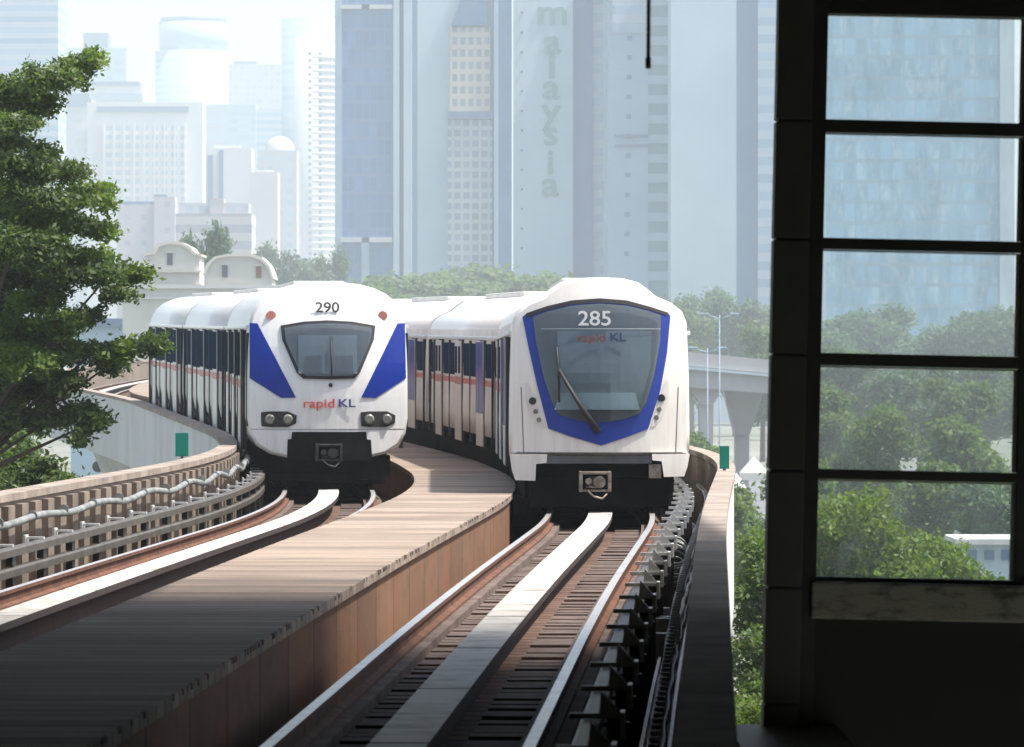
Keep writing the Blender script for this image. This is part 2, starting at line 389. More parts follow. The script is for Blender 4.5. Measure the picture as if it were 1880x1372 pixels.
def rail_mesh(off, s1=S1):
    bm = bmesh.new()
    prof = [(off - .065, -.16), (off + .065, -.16), (off + .065, -.135), (off + .012, -.12), (off + .012, -.045), (off + .036, -.035), (off + .036, 0),
            (off - .036, 0), (off - .036, -.035), (off - .012, -.045), (off - .012, -.12), (off - .065, -.135)]
    sweep(bm, prof, S0, s1, 1.2, mids=[0, 0, 0, 0, 0, 0, 1, 0, 0, 0, 0, 0]); return bm
for side in (-1, 1):
    tr = empty('railway_track', path(60, side * T, -.45), 'rail track on the %s of the walkway with white reaction plate between rusty rails' % ('left' if side < 0 else 'right'), 'track')
    c = side * T
    bm = bmesh.new(); sweep(bm, rect(c - .62, c + .62, -.457, -.26), S0, S1, 1.5); gpart('track_bed', bm, M['bed'], tr)
    bm = bmesh.new()
    for s in srange(16, 112, .48):
        for o in (-.4, .4): lbox(bm, s, c + o, .40, .34, -.262, -.236 + random.uniform(-.012, .012))
    gpart('sleeper_block', bm, M['plinth'], tr)['kind'] = 'stuff'
    for o in (-.72, .72):
        gpart('rail', rail_mesh(c + o), [M['rust'], M['steel']], tr)
        bm = bmesh.new(); sweep(bm, rect(c + o - .15, c + o + .15, -.457, -.163), S0, S1, 1.5); gpart('rail_plinth', bm, M['plinth'], tr)
    bm = bmesh.new(); sweep(bm, rect(c - .165, c + .165, -.05, .012), S0, S1, 1.2, mids=[1, 1, 0, 1])
    for s in srange(20, 110, 5.0): lbox(bm, s, c, .332, .02, -.03, .015, 1)
    gpart('reaction_plate', bm, [M['plate'], M['plate_side']], tr)
    bm = bmesh.new(); sweep(bm, rect(c - .06, c + .06, -.27, -.052), S0, S1, 1.5); gpart('plate_support', bm, M['plate_side'], tr)

# power rails with brackets
for side in (-1, 1):
    pr = empty('power_rail', path(60, side * (T + 1.1), -.45),
               'pair of grey power rails on black insulators left of the left track' if side < 0 else 'power rail with a row of pale claw brackets right of the right track', 'power rail')
    c = side * (T + 1.1)
    for z in (.29, .09):
        bm = bmesh.new(); sweep(bm, [(c - .05, z - .09), (c + .05, z - .09), (c + .05, z - .02), (c + .03, z), (c - .03, z), (c - .05, z - .02)], S0, 150, 1.2)
        gpart('bar', bm, M['bar'] , pr)
    proto = None
    for s in srange(18.4, 112, 2.35)[:40]:
        if proto is None:
            bm = bmesh.new()
            if side > 0:
                bx(bm, -.03, .03, -.04, .04, -.46, .30, mi=1, mat=Matrix.Translation((.12, 0, 0)))
                bx(bm, -.10, .17, -.03, .03, .295, .325, mi=0); bx(bm, -.10, .17, -.03, .03, .10, .125, mi=1)
            else:
                bx(bm, -.04, .03, -.13, .13, .10, .198, mi=1); bx(bm, -.04, .03, -.11, .11, -.46, -.002, mi=1)
                bx(bm, -.16, .02, -.05, .05, .292, .315, mi=0)
            bx(bm, -.012, .012, -.13, .13, .20, .335, mi=0, mat=Matrix.Translation((side * .17, 0, 0)))
            if side > 0: v = [bm.verts.new(q) for q in ((side * .05, -.015, .32), (side * .17, -.015, .32), (side * .06, -.015, .44), (side * .05, .015, .32), (side * .17, .015, .32), (side * .06, .015, .44))]
            for f in ((0, 1, 2), (5, 4, 3), (0, 3, 4, 1), (1, 4, 5, 2), (2, 5, 3, 0)) if side > 0 else (): bm.faces.new([v[i] for i in f])
            bmesh.ops.recalc_face_normals(bm, faces=bm.faces)
            o = from_bm('bracket', bm, [M['bracket'], M['insul']], pr); proto = o
        else:
            o = proto.copy(); COL.objects.link(o); o.parent = pr
        p = path(s, c); o.location = p - pr.location; o.rotation_euler = (0, 0, -heading(s))
        if side < 0: # dark insulator blocks show on the far side
            pass
# loose cables
bm = bmesh.new(); pts = []
for k, s in enumerate(srange(28, 112, .35)):
    ph = (s % 5.2) / 5.2; pts.append(path(s, -(ew - .2) - .0, .50 - .055 * math.sin(math.pi * ph) ** 2 + .012 * math.sin(s * 1.3)))
tube(bm, pts, .04, 10)
for s in srange(28.6, 111, 2.6): cyl(bm, path(s, -(ew - .2), .50), path(s, -(ew - .2), .50) + Vector((0, .05, 0)), .055, n=10)
tag(from_bm('cable', bm, M['cable']), 'pale sleeved cable sagging along the inside of the left parapet', 'cable')
bm = bmesh.new(); tube(bm, [path(s, ew - .12, .30 + .012 * math.sin(s * 1.1)) for s in srange(16, 80, .5)], .014, 8)
for s in srange(16, 80, .45): lbox(bm, s, ew - .10, .05, .05, .27, .33)
tag(from_bm('cable', bm, M['cable_dark']), 'thin grey cable clipped along the inside of the right parapet', 'cable')
bm = bmesh.new()
tube(bm, [path(s, T + 1.33 + .03 * math.sin(s), -.38 + .015 * math.sin(s * 3)) for s in srange(16, 80, .5)], .035, 8)
tag(from_bm('cable', bm, M['cable_dark']), 'dark cable lying on the deck beside the right power rail', 'cable')
bm = bmesh.new()
for k in range(9):
    cpt = path(57 + random.uniform(-.3, .3), ew - .3 + random.uniform(-.05, .05), .05 + random.uniform(-.08, .12)); r = random.uniform(.10, .17); ax = random.uniform(-.5, .5)
    tube(bm, [cpt + Vector((math.cos(t) * r, math.sin(t) * r * ax, math.sin(t) * r)) for t in [2 * math.pi * q / 18 for q in range(19)]], .013, 6)
tag(from_bm('cable_coil', bm, M['cable']), 'loose coil of pale cable by the right parapet', 'cable coil')
bm = bmesh.new()
for k in range(7): lbox(bm, 45 + k * .9 + random.uniform(-.2, .2), ew - .28 + random.uniform(-.05, .05), .13, .22, -.455, -.455 + random.uniform(.2, .42), rot=random.uniform(-.4, .4))
tag(from_bm('rubble', bm, M['cable']), 'row of small pale concrete offcuts lying by the right parapet', 'rubble', kind='stuff')
tray = empty('cable_tray', path(60, T + 1.36, -.45), 'ladder shaped cable tray lying between the claw brackets and the right parapet', 'cable tray')
for o_ in (-.09, .09):
    bm = bmesh.new(); sweep(bm, rect(T + 1.36 + o_ - .012, T + 1.36 + o_ + .012, -.40, -.32), 16, 84, 1.5); gpart('side_rail', bm, M['bracket'], tray)
bm = bmesh.new()
for s in srange(16, 84, .3): lbox(bm, s, T + 1.36, .18, .05, -.385, -.36)
gpart('rungs', bm, M['bracket'], tray)['kind'] = 'stuff'
for o_, rr_ in ((-.04, .018), (.0, .022), (.045, .015)):
    bm = bmesh.new(); tube(bm, [path(s, T + 1.36 + o_ + .008 * math.sin(s * 1.9 + o_ * 90), -.335 + rr_) for s in srange(16, 84, .6)], rr_, 6); gpart('cable_run', bm, M['insul'] if o_ else M['cable_dark'], tray)
# green plates on the parapets
for side, s, lab in ((-1, 78, 'green plate sign standing on the left parapet'), (1, 69, 'green plate sign standing on the right parapet')):
    q = path(s, side * (ew + .12), .74)
    if side < 0: q = P(334, 838, 79)
    else: q = P(1330, 861, 69)
    root = empty('sign_plate', q, lab, 'sign')
    hw, hh = (.095, .34) if side < 0 else (.062, .29)
    box('plate', -hw, hw, -.012, .012, .0, hh, M['green'], root, .004)
    box('post', -.02, .02, .013, .05, -.12, hh * .8, M['grey'], root)

# ------------------------------------------------------------------ trains
def conv(pts, ox, oy, sc, cx, s):     # crop pixels -> car coordinates (x across, z above rail)
    return [(((ox + a_ / sc) - cx) / s, H - ((oy + b_ / sc) - YH) / s) for a_, b_ in pts]
def patch(poly, f, off, thick=.02, step=.14):
    bm = bmesh.new(); vs = [bm.verts.new((x, 0, z)) for x, z in poly]; bm.faces.new(vs)
    xs = [p[0] for p in poly]; zs = [p[1] for p in poly]
    k = math.floor(min(xs) / step) * step
    while k < max(xs): bmesh.ops.bisect_plane(bm, geom=bm.verts[:] + bm.edges[:] + bm.faces[:], plane_co=(k, 0, 0), plane_no=(1, 0, 0)); k += step
    k = math.floor(min(zs) / step) * step
    while k < max(zs): bmesh.ops.bisect_plane(bm, geom=bm.verts[:] + bm.edges[:] + bm.faces[:], plane_co=(0, 0, k), plane_no=(0, 0, 1)); k += step
    for v in bm.verts: v.co.y = f(v.co.x, v.co.z) - off
    r = bmesh.ops.extrude_face_region(bm, geom=bm.faces[:])
    for v in [g for g in r['geom'] if isinstance(g, bmesh.types.BMVert)]: v.co.y -= thick
    bmesh.ops.recalc_face_normals(bm, faces=bm.faces)
    return bm
def smooth_poly(pts, n=2):
    for _ in range(n):
        out = []
        for k in range(len(pts)):
            a_, b_ = pts[k], pts[(k + 1) % len(pts)]
            out += [(a_[0] * .75 + b_[0] * .25, a_[1] * .75 + b_[1] * .25), (a_[0] * .25 + b_[0] * .75, a_[1] * .25 + b_[1] * .75)]
        pts = out
    return pts
def shell(bm, outl, f, L, cy, mi_side=None, flatback=True):
    """closed body: curved front cap inside outl, rounded edge, sides swept back to y=L"""
    cz = cy
    def sc(k): return [(x * k, cz + (z - cz) * k) for x, z in outl]
    inner = sc(.965)
    b2 = patch(inner, f, 0, .0001); me = bpy.data.meshes.new('tmp'); b2.to_mesh(me); b2.free(); bm.from_mesh(me); bpy.data.meshes.remove(me)
    rings = []
    for k, dy in ((.965, 0), (.988, .03), (1.0, .10)):
        rings.append([bm.verts.new((x, f(x, z) + dy, z)) for x, z in sc(k)])
    rings.append([bm.verts.new((x, max(.9, L * .06), z)) for x, z in outl]); rings.append([bm.verts.new((x, L, z)) for x, z in outl])
    n = len(outl)
    for i in range(len(rings) - 1):
        for k in range(n):
            fc = bm.faces.new((rings[i][k], rings[i][(k + 1) % n], rings[i + 1][(k + 1) % n], rings[i + 1][k])); fc.smooth = True
            if mi_side and i >= 3:
                zc = (outl[k][1] + outl[(k + 1) % n][1]) / 2; fc.material_index = mi_side(zc)
    bm.faces.new(rings[-1])
    bmesh.ops.recalc_face_normals(bm, faces=bm.faces)
def plain_body(bm, outl, L, mi_side):
    rings = [[bm.verts.new((x, y, z)) for x, z in outl] for y in (0, L)]; n = len(outl)
    for k in range(n):
        fc = bm.faces.new((rings[0][k], rings[0][(k + 1) % n], rings[1][(k + 1) % n], rings[1][k])); fc.smooth = True
        fc.material_index = mi_side((outl[k][1] + outl[(k + 1) % n][1]) / 2)
    bm.faces.new(rings[0]); bm.faces.new(rings[1]); bmesh.ops.recalc_face_normals(bm, faces=bm.faces)

def side_kit(car, L, y0, hw, zt, scheme):
    """sliding doors, windows, stripe and shaded door edges on both sides"""
    n = 3; y00 = y0
    for sd_ in (-1, 1):
        y0 = max(y00, 2.6) if (sd_ > 0 and y00 > .8) else y00; pitch = (L - y0 - .8) / n
        def sb(name, ya, yb, za, zb, x0, x1, m, bev=.004):
            return box(name, sd_ * (hw + x0) if sd_ > 0 else -(hw + x1), sd_ * (hw + x1) if sd_ > 0 else -(hw + x0), ya, yb, za, zb, m, car, bev)
        sb('stripe', y0, L - .15, 1.68, 1.78, -.02, .012, M['red'], 0)
        if scheme == 0: sb('window_band', y0 - .2, L - .1, 1.86, zt - .06, -.02, .008, M['darkglass'], 0)
        for k in range(n):
            c = y0 + .5 + pitch * (k + .42)
            dm = M['silver'] if scheme == 0 else (M['silver'] if k != 2 else M['silver'])
            for q in (-1, 1):
                ya, yb = (c - .74, c - .02) if q < 0 else (c + .02, c + .74)
                sb('door', ya, yb, .62, zt - .06, -.02, .05, dm)
                sb('door_window', ya + (.02 if scheme == 0 else .12), yb - (.02 if scheme == 0 else .12), 1.86, zt - (.08 if scheme == 0 else .16), .03, .056, M['darkglass'], .01)
                if scheme == 1 and k == 0: sb('blue_panel', ya + .01, yb - .01, 1.2, zt - .07, .04, .0585, M['blue'], 0)
                sb('shaded_door_edge', ya - .022, ya - .003, .60, zt - .04, -.02, .034, M['edge_dark'], 0)  # leading edge darkened by colour to read as its shadow side
                sb('stripe', ya + .002, yb - .002, 1.66, 1.80, .03, .053, M['red'], 0)
            ya, yb = c + .95, c + pitch - .95
            if k < n - 1 and yb - ya > .5:
                sb('window', ya, yb, 1.82, zt - .10, -.02, .016, M['darkglass'], .02)
                sb('window_pillar', (ya + yb) / 2 - .03, (ya + yb) / 2 + .03, .64, zt - .05, -.02, .03, M['edge_dark'], 0)
        sb('window', y0 + .05, y0 + .5 + pitch * .42 - .9, 1.82, zt - .10, -.02, .016, M['darkglass'], .02)
        sb('window_pillar', y0 - .06, y0 + .02, .64, zt - .05, -.02, .05, M['black'], 0)
        sb('window', c + 1.0, L - .9, 1.82, zt - .10, -.02, .016, M['darkglass'], .02)
        sb('window_pillar', c + 1.45, c + 1.55, .64, zt - .05, -.02, .035, M['edge_dark'], 0)
        sb('window_pillar', L - .75, L - .62, .64, zt - .05, -.02, .05, M['black'], 0)
        if scheme == 1: sb('blue_panel', L - .6, L - .1, 1.2, zt - .07, -.02, .02, M['blue'], 0)
        sb('gutter', .7 if y0 > .8 else .05, L - .05, zt - .03, zt + .03, -.03, .035, M['white'], .01)

def undergear(car, L, y0=0.5):
    bm = bmesh.new(); bx(bm, -1.05, 1.05, y0, L - .3, .2, .56); bx(bm, -.95, .95, y0 + 3.6, L - 4.2, .12, .3, .02)
    from_bm('underframe', bm, M['under'], car)
    for yc in (y0 + 1.9, L - 2.2):
        bm = bmesh.new()
        for sx in (-1, 1): bx(bm, sx * .98 - .07, sx * .98 + .07, yc - 1.35, yc + 1.35, .22, .42, .02)
        bx(bm, -.95, .95, yc - .2, yc + .2, .2, .42)
        bx(bm, -.16, .16, yc - .8, yc + .8, .06, .22)
        for yy in (-.9, .9): cyl(bm, (-.72, yc + yy, .32), (.72, yc + yy, .32), .06, n=10)
        for yy in (-.9, .9):
            for sx in (-1, 1): cyl(bm, (sx * .665, yc + yy, .32), (sx * .79, yc + yy, .32), .318, n=24)
        from_bm('bogie', bm, M['under'], car)

def build_train(s0, off, label, front, ncars, L, outl, f, body_m, zt, cy):
    root = empty('metro_train', path(s0, off), label, 'train')
    hw = max(x for x, z in outl); mi = lambda z: (1 if .62 < z < zt - .02 else 0)
    gap = .34; plain = None
    for k in range(ncars):
        a_ = path(s0 + k * (L + gap), off); b_ = path(s0 + k * (L + gap) + L, off)
        d = b_ - a_; rz = -math.atan2(d.x, d.y); rx = math.atan2(d.z, math.hypot(d.x, d.y))
        if k < 2:
            bm = bmesh.new()
            if k == 0: shell(bm, outl, f, L, cy, mi)
            else: plain_body(bm, outl, L, mi)
            car = from_bm('car', bm, [body_m, M['silver']], root)
            side_kit(car, L, (2.0 if front == 0 else 1.1) if k == 0 else .4, hw - .012, zt, front)
            undergear(car, L, .6 if k == 0 else .3)
            bm = bmesh.new()
            ins = [(x * .95, cy + (z - cy) * .965) for x, z in outl]
            rr = [[bm.verts.new((x, y, z)) for x, z in ins] for y in (L + .002, L + gap - .002)]
            for q in range(len(ins)): bm.faces.new((rr[0][q], rr[0][(q + 1) % len(ins)], rr[1][(q + 1) % len(ins)], rr[1][q]))
            bm.faces.new(rr[0]); bm.faces.new(rr[1]); bmesh.ops.recalc_face_normals(bm, faces=bm.faces)
            from_bm('gangway', bm, M['black'], car)
            # seams round the roof and a ridge line
            for y in ():
                bm = bmesh.new(); top = [(x, z) for x, z in outl if z > zt]
                top.sort(key=lambda p: p[0])
                pts = [(x * 1.004, y, z + .006) for x, z in top]; tube(bm, pts, .008, 5); from_bm('roof_seam', bm, M['silver'], car)
            bm = bmesh.new(); bx(bm, -.45, .45, L * .25, L * .75, max(z for x, z in outl) - .06, max(z for x, z in outl) + .05, .03)
            from_bm('roof_unit', bm, M['silver'], car)
            if k == 0: front_car = car
            else: plain = car
        else: car = copy_tree(plain, root)
        car.location = a_ - root.location; car.rotation_euler = (rx, 0, rz)
        for ch in car.children:
            if k == ncars - 1 and ch.name.startswith('gangway'): bpy.data.objects.remove(ch); break
    return root, front_car

def add(name, bm, m, car, smooth=False): return from_bm(name, bm, m, car, None, smooth)
def put_text(s, size, x, z, y, m, car, name='number', sx=1.0):
    me = text_mesh(s, size, name, sx=sx); return link(name, me, m, car, (x, y, z))

# --- train 290 (left)
c4 = lambda pts: conv(pts, 240, 480, 2.983, 605, 111.0)
half = [(0, 112), (150, 120), (255, 140), (330, 180), (385, 235), (420, 300), (432, 345), (440, 620), (441, 900), (420, 985), (385, 1030), (330, 1058), (215, 1070)]
half = [(0, 112), (90, 115), (180, 125), (260, 146), (325, 178), (378, 222), (410, 275), (427, 325), (434, 370), (440, 620), (441, 860), (428, 945), (392, 1012), (320, 1055), (215, 1078)]
o290 = c4([(1089 + a_, b_) for a_, b_ in half]) + c4([(1089 - a_, b_) for a_, b_ in half[::-1]])[:-1]
f290 = lambda x, z: .30 * (x / 1.3) ** 2 + .13 * max(0, z - 1.4) ** 2
t290, car = build_train(90, -T, 'white and blue four-light metro train numbered 290 on the left track', 0, 3, 17.0, o290, f290, M['white'], 2.70, 1.9)
sc_ = c4([(830, 352), (960, 330), (1089, 323), (1220, 330), (1350, 352), (1340, 430), (1262, 610), (1230, 642), (1089, 646), (950, 642), (915, 610), (838, 430)])
add('windshield_frame', patch(sc_, f290, .004, .03), M['black'], car)
def inset(poly, k, kz=None):
    cx_ = sum(p[0] for p in poly) / len(poly); cz_ = sum(p[1] for p in poly) / len(poly)
    return [(cx_ + (x - cx_) * k, cz_ + (z - cz_) * (kz or k)) for x, z in poly]
add('cab_interior', patch(inset(sc_, .925, .90), f290, .036, .01), M['cabdark'], car)
add('bulkhead_window', patch(c4([(925, 405), (1245, 405), (1245, 615), (925, 615)]), f290, .048, .012), M['cablight'], car)
add('bulkhead_post', patch(c4([(1096, 410), (1114, 410), (1114, 612), (1096, 612)]), f290, .062, .008), M['cabdark'], car)
for sx in (-1, 1): box('corner_pillar', sx * 1.318 - .025, sx * 1.318 + .025, .52, .95, 1.05, 2.6, M['black'], car, .01)
for k in (0, 1): add('seat_back', patch(c4([(960 + k * 170, 520), (1050 + k * 170, 515), (1055 + k * 170, 610), (950 + k * 170, 610)]), f290, .062, .006), M['cabdark'], car)
add('windshield', patch(inset(sc_, .93, .905), f290, .085, .008), M['screen'], car)
bm = bmesh.new(); w0, w1 = c4([(1106, 645)])[0], c4([(1104, 440)])[0]
tube(bm, [(w0[0], f290(*w0) - .12, w0[1]), (w1[0], f290(*w1) - .12, w1[1])], .012, 6); add('wiper', bm, M['black'], car)
add('blue_panel', patch(c4([(662, 338), (704, 340), (910, 746), (830, 748), (660, 640)]), f290, .004, .012), M['blue'], car)
add('blue_panel', patch(c4([(1516, 338), (1474, 340), (1268, 746), (1348, 748), (1518, 640)]), f290, .004, .012), M['blue'], car)
for x0 in (722, 1265):
    hp = smooth_poly(c4([(x0, 822), (x0 + 194, 822), (x0 + 190, 908), (x0 + 6, 908), (x0, 890), (x0, 840)]), 1)
    hl = add('headlight', patch(hp, f290, .004, .014), M['black'], car)
    for dx in (48, 146):
        q = c4([(x0 + dx, 865)])[0]; bm = bmesh.new(); yy = f290(*q)
        cyl(bm, (q[0], yy - .05, q[1]), (q[0], yy + .02, q[1]), .085, n=20); cyl(bm, (q[0], yy - .062, q[1]), (q[0], yy - .05, q[1]), .055, .085, n=20)
        add('lamp', bm, M['lamp'], car)
for cxp in (780, 1392):
    q = c4([(cxp, 297)])[0]; bm = bmesh.new(); yy = f290(*q); cyl(bm, (q[0], yy - .03, q[1]), (q[0], yy + .05, q[1]), .075, .085, n=20); add('marker_light', bm, M['marker'], car)
q = c4([(1100, 678)])[0]; bm = bmesh.new(); cyl(bm, (q[0], f290(*q) - .02, q[1]), (q[0], f290(*q) + .02, q[1]), .035, n=16); add('camera_eye', bm, M['black'], car)
add('coupler_recess', patch(c4([(890, 934), (1296, 934), (1300, 975), (1322, 978), (1330, 1090), (862, 1090), (866, 975), (886, 972)]), f290, .003, .012), M['under'], car)
q = c4([(1086, 255)])[0]; put_text('290', .235, q[0], q[1], f290(*q) - .045, M['text_dark'], car, 'number', 1.15)
q = c4([(1036, 780)])[0]; put_text('rapid', .205, q[0], q[1], f290(*q) - .02, M['text_red'], car, 'logo', 1.28)
q = c4([(1188, 782)])[0]; put_text('KL', .19, q[0] + .0, q[1] + .01, f290(*q) - .02, M['text_blue'], car, 'logo', 1.35)

def coupler(car, x, z, yf, m):
    bm = bmesh.new()
    for sx in (-1, 1): bx(bm, x + sx * .2 - .025, x + sx * .2 + .025, yf - .28, yf - .05, z - .13, z + .16, .01)
    bx(bm, x - .175, x + .175, yf - .27, yf - .06, z + .115, z + .155, .01); bx(bm, x - .175, x + .175, yf - .27, yf - .06, z - .125, z - .095, .01)
    cyl(bm, (x + .06, yf - .31, z + .01), (x + .06, yf - .2, z + .01), .085, .07, n=18); cyl(bm, (x + .06, yf - .33, z + .01), (x + .06, yf - .31, z + .01), .04, n=14)
    cyl(bm, (x - .09, yf - .34, z + .02), (x - .09, yf - .2, z + .02), .045, n=12); cyl(bm, (x - .13, yf - .24, z - .06), (x + .02, yf - .26, z - .06), .018, n=8)
    bx(bm, x - .07, x + .07, yf - .06, yf + .5, z - .07, z + .07)
    tube(bm, [(x - .12, yf - .3, z - .1), (x - .02, yf - .31, z - .19), (x + .1, yf - .3, z - .22), (x + .17, yf - .26, z - .15)], .014, 7)
    add('coupler', bm, m, car)
add('panel_seam', patch(c4([(668, 918), (1510, 918), (1510, 921), (668, 921)]), f290, .001, .003), M['grey'], car)
coupler(car, .0, c4([(1, 1050)])[0][1], .05, M['coupler_dark'])
bm = bmesh.new(); bx(bm, -.95, .95, .32, .5, .1, .6, .03); bx(bm, -.85, .85, .26, .34, .16, .30, .02); add('obstacle_deflector', bm, M['under'], car)

# --- train 285 (right)
c5 = lambda pts: conv(pts, 720, 480, 2.858, 1097.5, 131.6)
half = [(0, 82), (120, 86), (205, 108), (262, 150), (300, 182), (380, 215), (438, 262), (462, 320), (472, 600), (476, 900), (474, 1020), (455, 1100), (440, 1140)]
o285 = c5([(1078 + a_, b_) for a_, b_ in half + [(440, 1015)]]) + c5([(1078 - a_, b_) for a_, b_ in ([(440, 1015)] + half[::-1])])[:-1]
# lower edge runs level; the two legs are parts of their own
half2 = half[:11]
o285 = c5([(1078 + a_, b_) for a_, b_ in half2]) + c5([(1078 - a_, b_) for a_, b_ in half2[::-1]])[:-1]
f285 = lambda x, z: .34 * (x / 1.27) ** 2 + .10 * max(0, z - 1.5) ** 2
t285, car = build_train(76, T, 'ivory metro train numbered 285 with blue framed windscreen on the right track', 1, 4, 16.6, o285, f285, M['cream'], 2.52, 1.9)
mask = c5([(672, 292), (690, 276), (800, 235), (930, 206), (1078, 195), (1220, 206), (1340, 238), (1440, 272), (1452, 285), (1432, 480), (1395, 680), (1330, 880), (1210, 925), (1082, 966), (930, 922), (806, 878), (745, 640), (705, 460)])
add('windshield_surround', patch(mask, f285, .004, .018), M['blue2'], car)
topb = c5([(690, 272), (800, 234), (930, 204), (1078, 193), (1220, 204), (1340, 236), (1440, 268), (1436, 285), (1340, 254), (1220, 226), (1078, 215), (930, 226), (800, 256), (695, 296)])
add('windshield_gasket', patch(topb, f285, .008, .022), M['black'], car)
gl = c5([(728, 292), (800, 262), (930, 232), (1078, 221), (1220, 232), (1330, 258), (1400, 282), (1396, 420), (1362, 600), (1320, 740), (1284, 800), (1180, 832), (1080, 846), (980, 838), (862, 806), (826, 740), (780, 600), (742, 420)])
add('cab_interior', patch(gl, f285, .024, .01), M['cabdark'], car)
add('cab_panel', patch(c5([(855, 365), (1350, 365), (1342, 560), (1280, 772), (862, 772), (852, 560)]), f285, .036, .01), M['cablight'], car)
add('dashboard', patch(c5([(868, 690), (1262, 690), (1286, 778), (838, 778)]), f285, .048, .012), M['dash'], car)
add('windshield', patch(gl, f285, .075, .006), M['screen'], car)
add('screen_line', patch(c5([(768, 352), (1398, 352), (1398, 356), (768, 356)]), f285, .083, .003), M['cablight'], car)
bm = bmesh.new(); w0, w1 = c5([(1068, 895)])[0], c5([(858, 565)])[0]; wm = ((w0[0] + w1[0]) / 2 - .01, (w0[1] + w1[1]) / 2 - .02)
tube(bm, [(w0[0], f285(*w0) - .06, w0[1]), (wm[0], f285(*wm) - .13, wm[1]), (w1[0], f285(*w1) - .12, w1[1])], [.05, .03, .025], 8)
w2 = c5([(850, 450)])[0]; w3 = c5([(862, 740)])[0]
tube(bm, [(w2[0], f285(*w2) - .10, w2[1]), (w1[0], f285(*w1) - .105, w1[1]), (w3[0], f285(*w3) - .10, w3[1])], .014, 6)
add('wiper', bm, M['black'], car)
for cxp, cyp in ((724, 733), (1401, 717)):
    q = c5([(cxp, cyp)])[0]; bm = bmesh.new(); cyl(bm, (q[0], f285(*q) - .03, q[1]), (q[0], f285(*q) + .03, q[1]), .052, n=18); add('marker_light', bm, M['black'], car)
for pts in ([(684, 640), (700, 636), (790, 880), (770, 872), (716, 820), (690, 730)], [(1440, 630), (1424, 626), (1345, 868), (1366, 866), (1412, 810), (1436, 720)]):
    add('headlight', patch(c5(pts), f285, .003, .008), M['silver'], car)
    for t_ in (.38, .62, .8):
        q = c5([(pts[0][0] + (pts[2][0] - pts[0][0]) * t_ * .86, pts[0][1] + (pts[2][1] - pts[0][1]) * t_)])[0]
        bm = bmesh.new(); cyl(bm, (q[0], f285(*q) - .025, q[1]), (q[0], f285(*q) + .02, q[1]), .034, n=14); add('lamp', bm, M['lamp'], car)
for pts in ([(604, 1012), (800, 1012), (796, 1058), (742, 1064), (738, 1152), (634, 1150), (616, 1100)], [(1552, 1012), (1350, 1012), (1352, 1044), (1402, 1050), (1414, 1132), (1522, 1130), (1540, 1080)]):
    add('skirt', patch(c5(pts), lambda x, z: f285(x, z) + .03, 0, .10), M['cream'], car)
fl = lambda x, z: .35
add('bumper', patch(c5([(792, 1020), (1350, 1020), (1350, 1062), (792, 1062)]), fl, .12, .1), M['grey'], car)
add('coupler_recess', patch(c5([(700, 1020), (1440, 1020), (1420, 1180), (740, 1180)]), fl, -.10, .02), M['under'], car)
box('junction_box', *[c5([(1335, 0)])[0][0], c5([(1400, 0)])[0][0]], .1, .3, c5([(0, 1140)])[0][1], c5([(0, 1066)])[0][1], M['coupler'], car, .01)
q = c5([(1050, 303)])[0]; put_text('285', .285, q[0], q[1], f285(*q) - .10, M['text_white'], car, 'number', 1.12)
q = c5([(1030, 402)])[0]; put_text('rapid', .17, q[0], q[1], f285(*q) - .095, M['logo_red_dim'], car, 'logo', 1.2)
q = c5([(1170, 400)])[0]; put_text('KL', .17, q[0], q[1], f285(*q) - .095, M['logo_blue_dim'], car, 'logo', 1.2)
for sx in (-1, 1):
    add('panel_seam', patch(c5([(1078 + sx * 402, 1014), (1078 + sx * 398, 1014), (1078 + sx * 412, 660), (1078 + sx * 416, 660)]), f285, .001, .003), M['grey'], car)
add('panel_seam', patch(c5([(640, 1002), (1515, 1002), (1515, 1005), (640, 1005)]), f285, .001, .003), M['grey'], car)
coupler(car, -.08, c5([(0, 1160)])[0][1], .05, M['coupler'])
bm = bmesh.new(); bx(bm, -1.0, 1.0, .42, .6, .06, .5, .03); add('obstacle_deflector', bm, M['under'], car)

# ------------------------------------------------------------------ station
TL = .0215; K = .003; B0 = P(1395, 1335, 30)
def lean(root): root.rotation_euler = (0, TL, 0)
col = empty('station_column', B0 + Vector((0, 0, -.9)), 'dark clad column of the station beside the window', 'column'); lean(col)
zs = [-1.0, (1335 - 1295) * K, (1335 - 1080) * K, (1335 - 865) * K, (1335 - 652) * K, (1335 - 440) * K, (1335 - 222) * K, 4.2, 5.0]
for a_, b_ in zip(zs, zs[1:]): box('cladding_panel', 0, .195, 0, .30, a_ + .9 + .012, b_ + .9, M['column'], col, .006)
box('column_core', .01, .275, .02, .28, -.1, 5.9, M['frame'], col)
ww = empty('station_window', B0 + Vector((.275 + .0, .08, .80)), 'tall dark framed station window of stacked panes above a concrete sill', 'window'); lean(ww)
z0w = .80
def wz(py): return (1335 - py) * K - z0w - .004
xr = 1.392 - .275; x_end = 2.7
def wbox(name, xa, xb, ya, yb, za, zb, m, bev=.004): return box(name, xa, xb, ya, yb, za, zb, m, ww, bev)
rows = [(-110, 21), (216, 240), (434, 455), (646, 669), (860, 878)]
tops = []
for a_, b_ in rows: wbox('transom', .0, x_end, 0, .07, wz(b_), wz(a_), M['frame'])
wbox('mullion', -.03, .012, -.003, .075, wz(1064), wz(-140), M['frame'])
wbox('mullion', xr + .018, xr + .11, -.003, .075, wz(1066), wz(-140), M['frame'])
wbox('mullion', x_end, x_end + .09, -.003, .075, wz(1066), wz(-140), M['frame'])
wbox('transom', .0, x_end, 0, .07, wz(1066), wz(1058), M['frame'])
edges = [(21, 216), (240, 434), (455, 646), (669, 860), (878, 1058)]
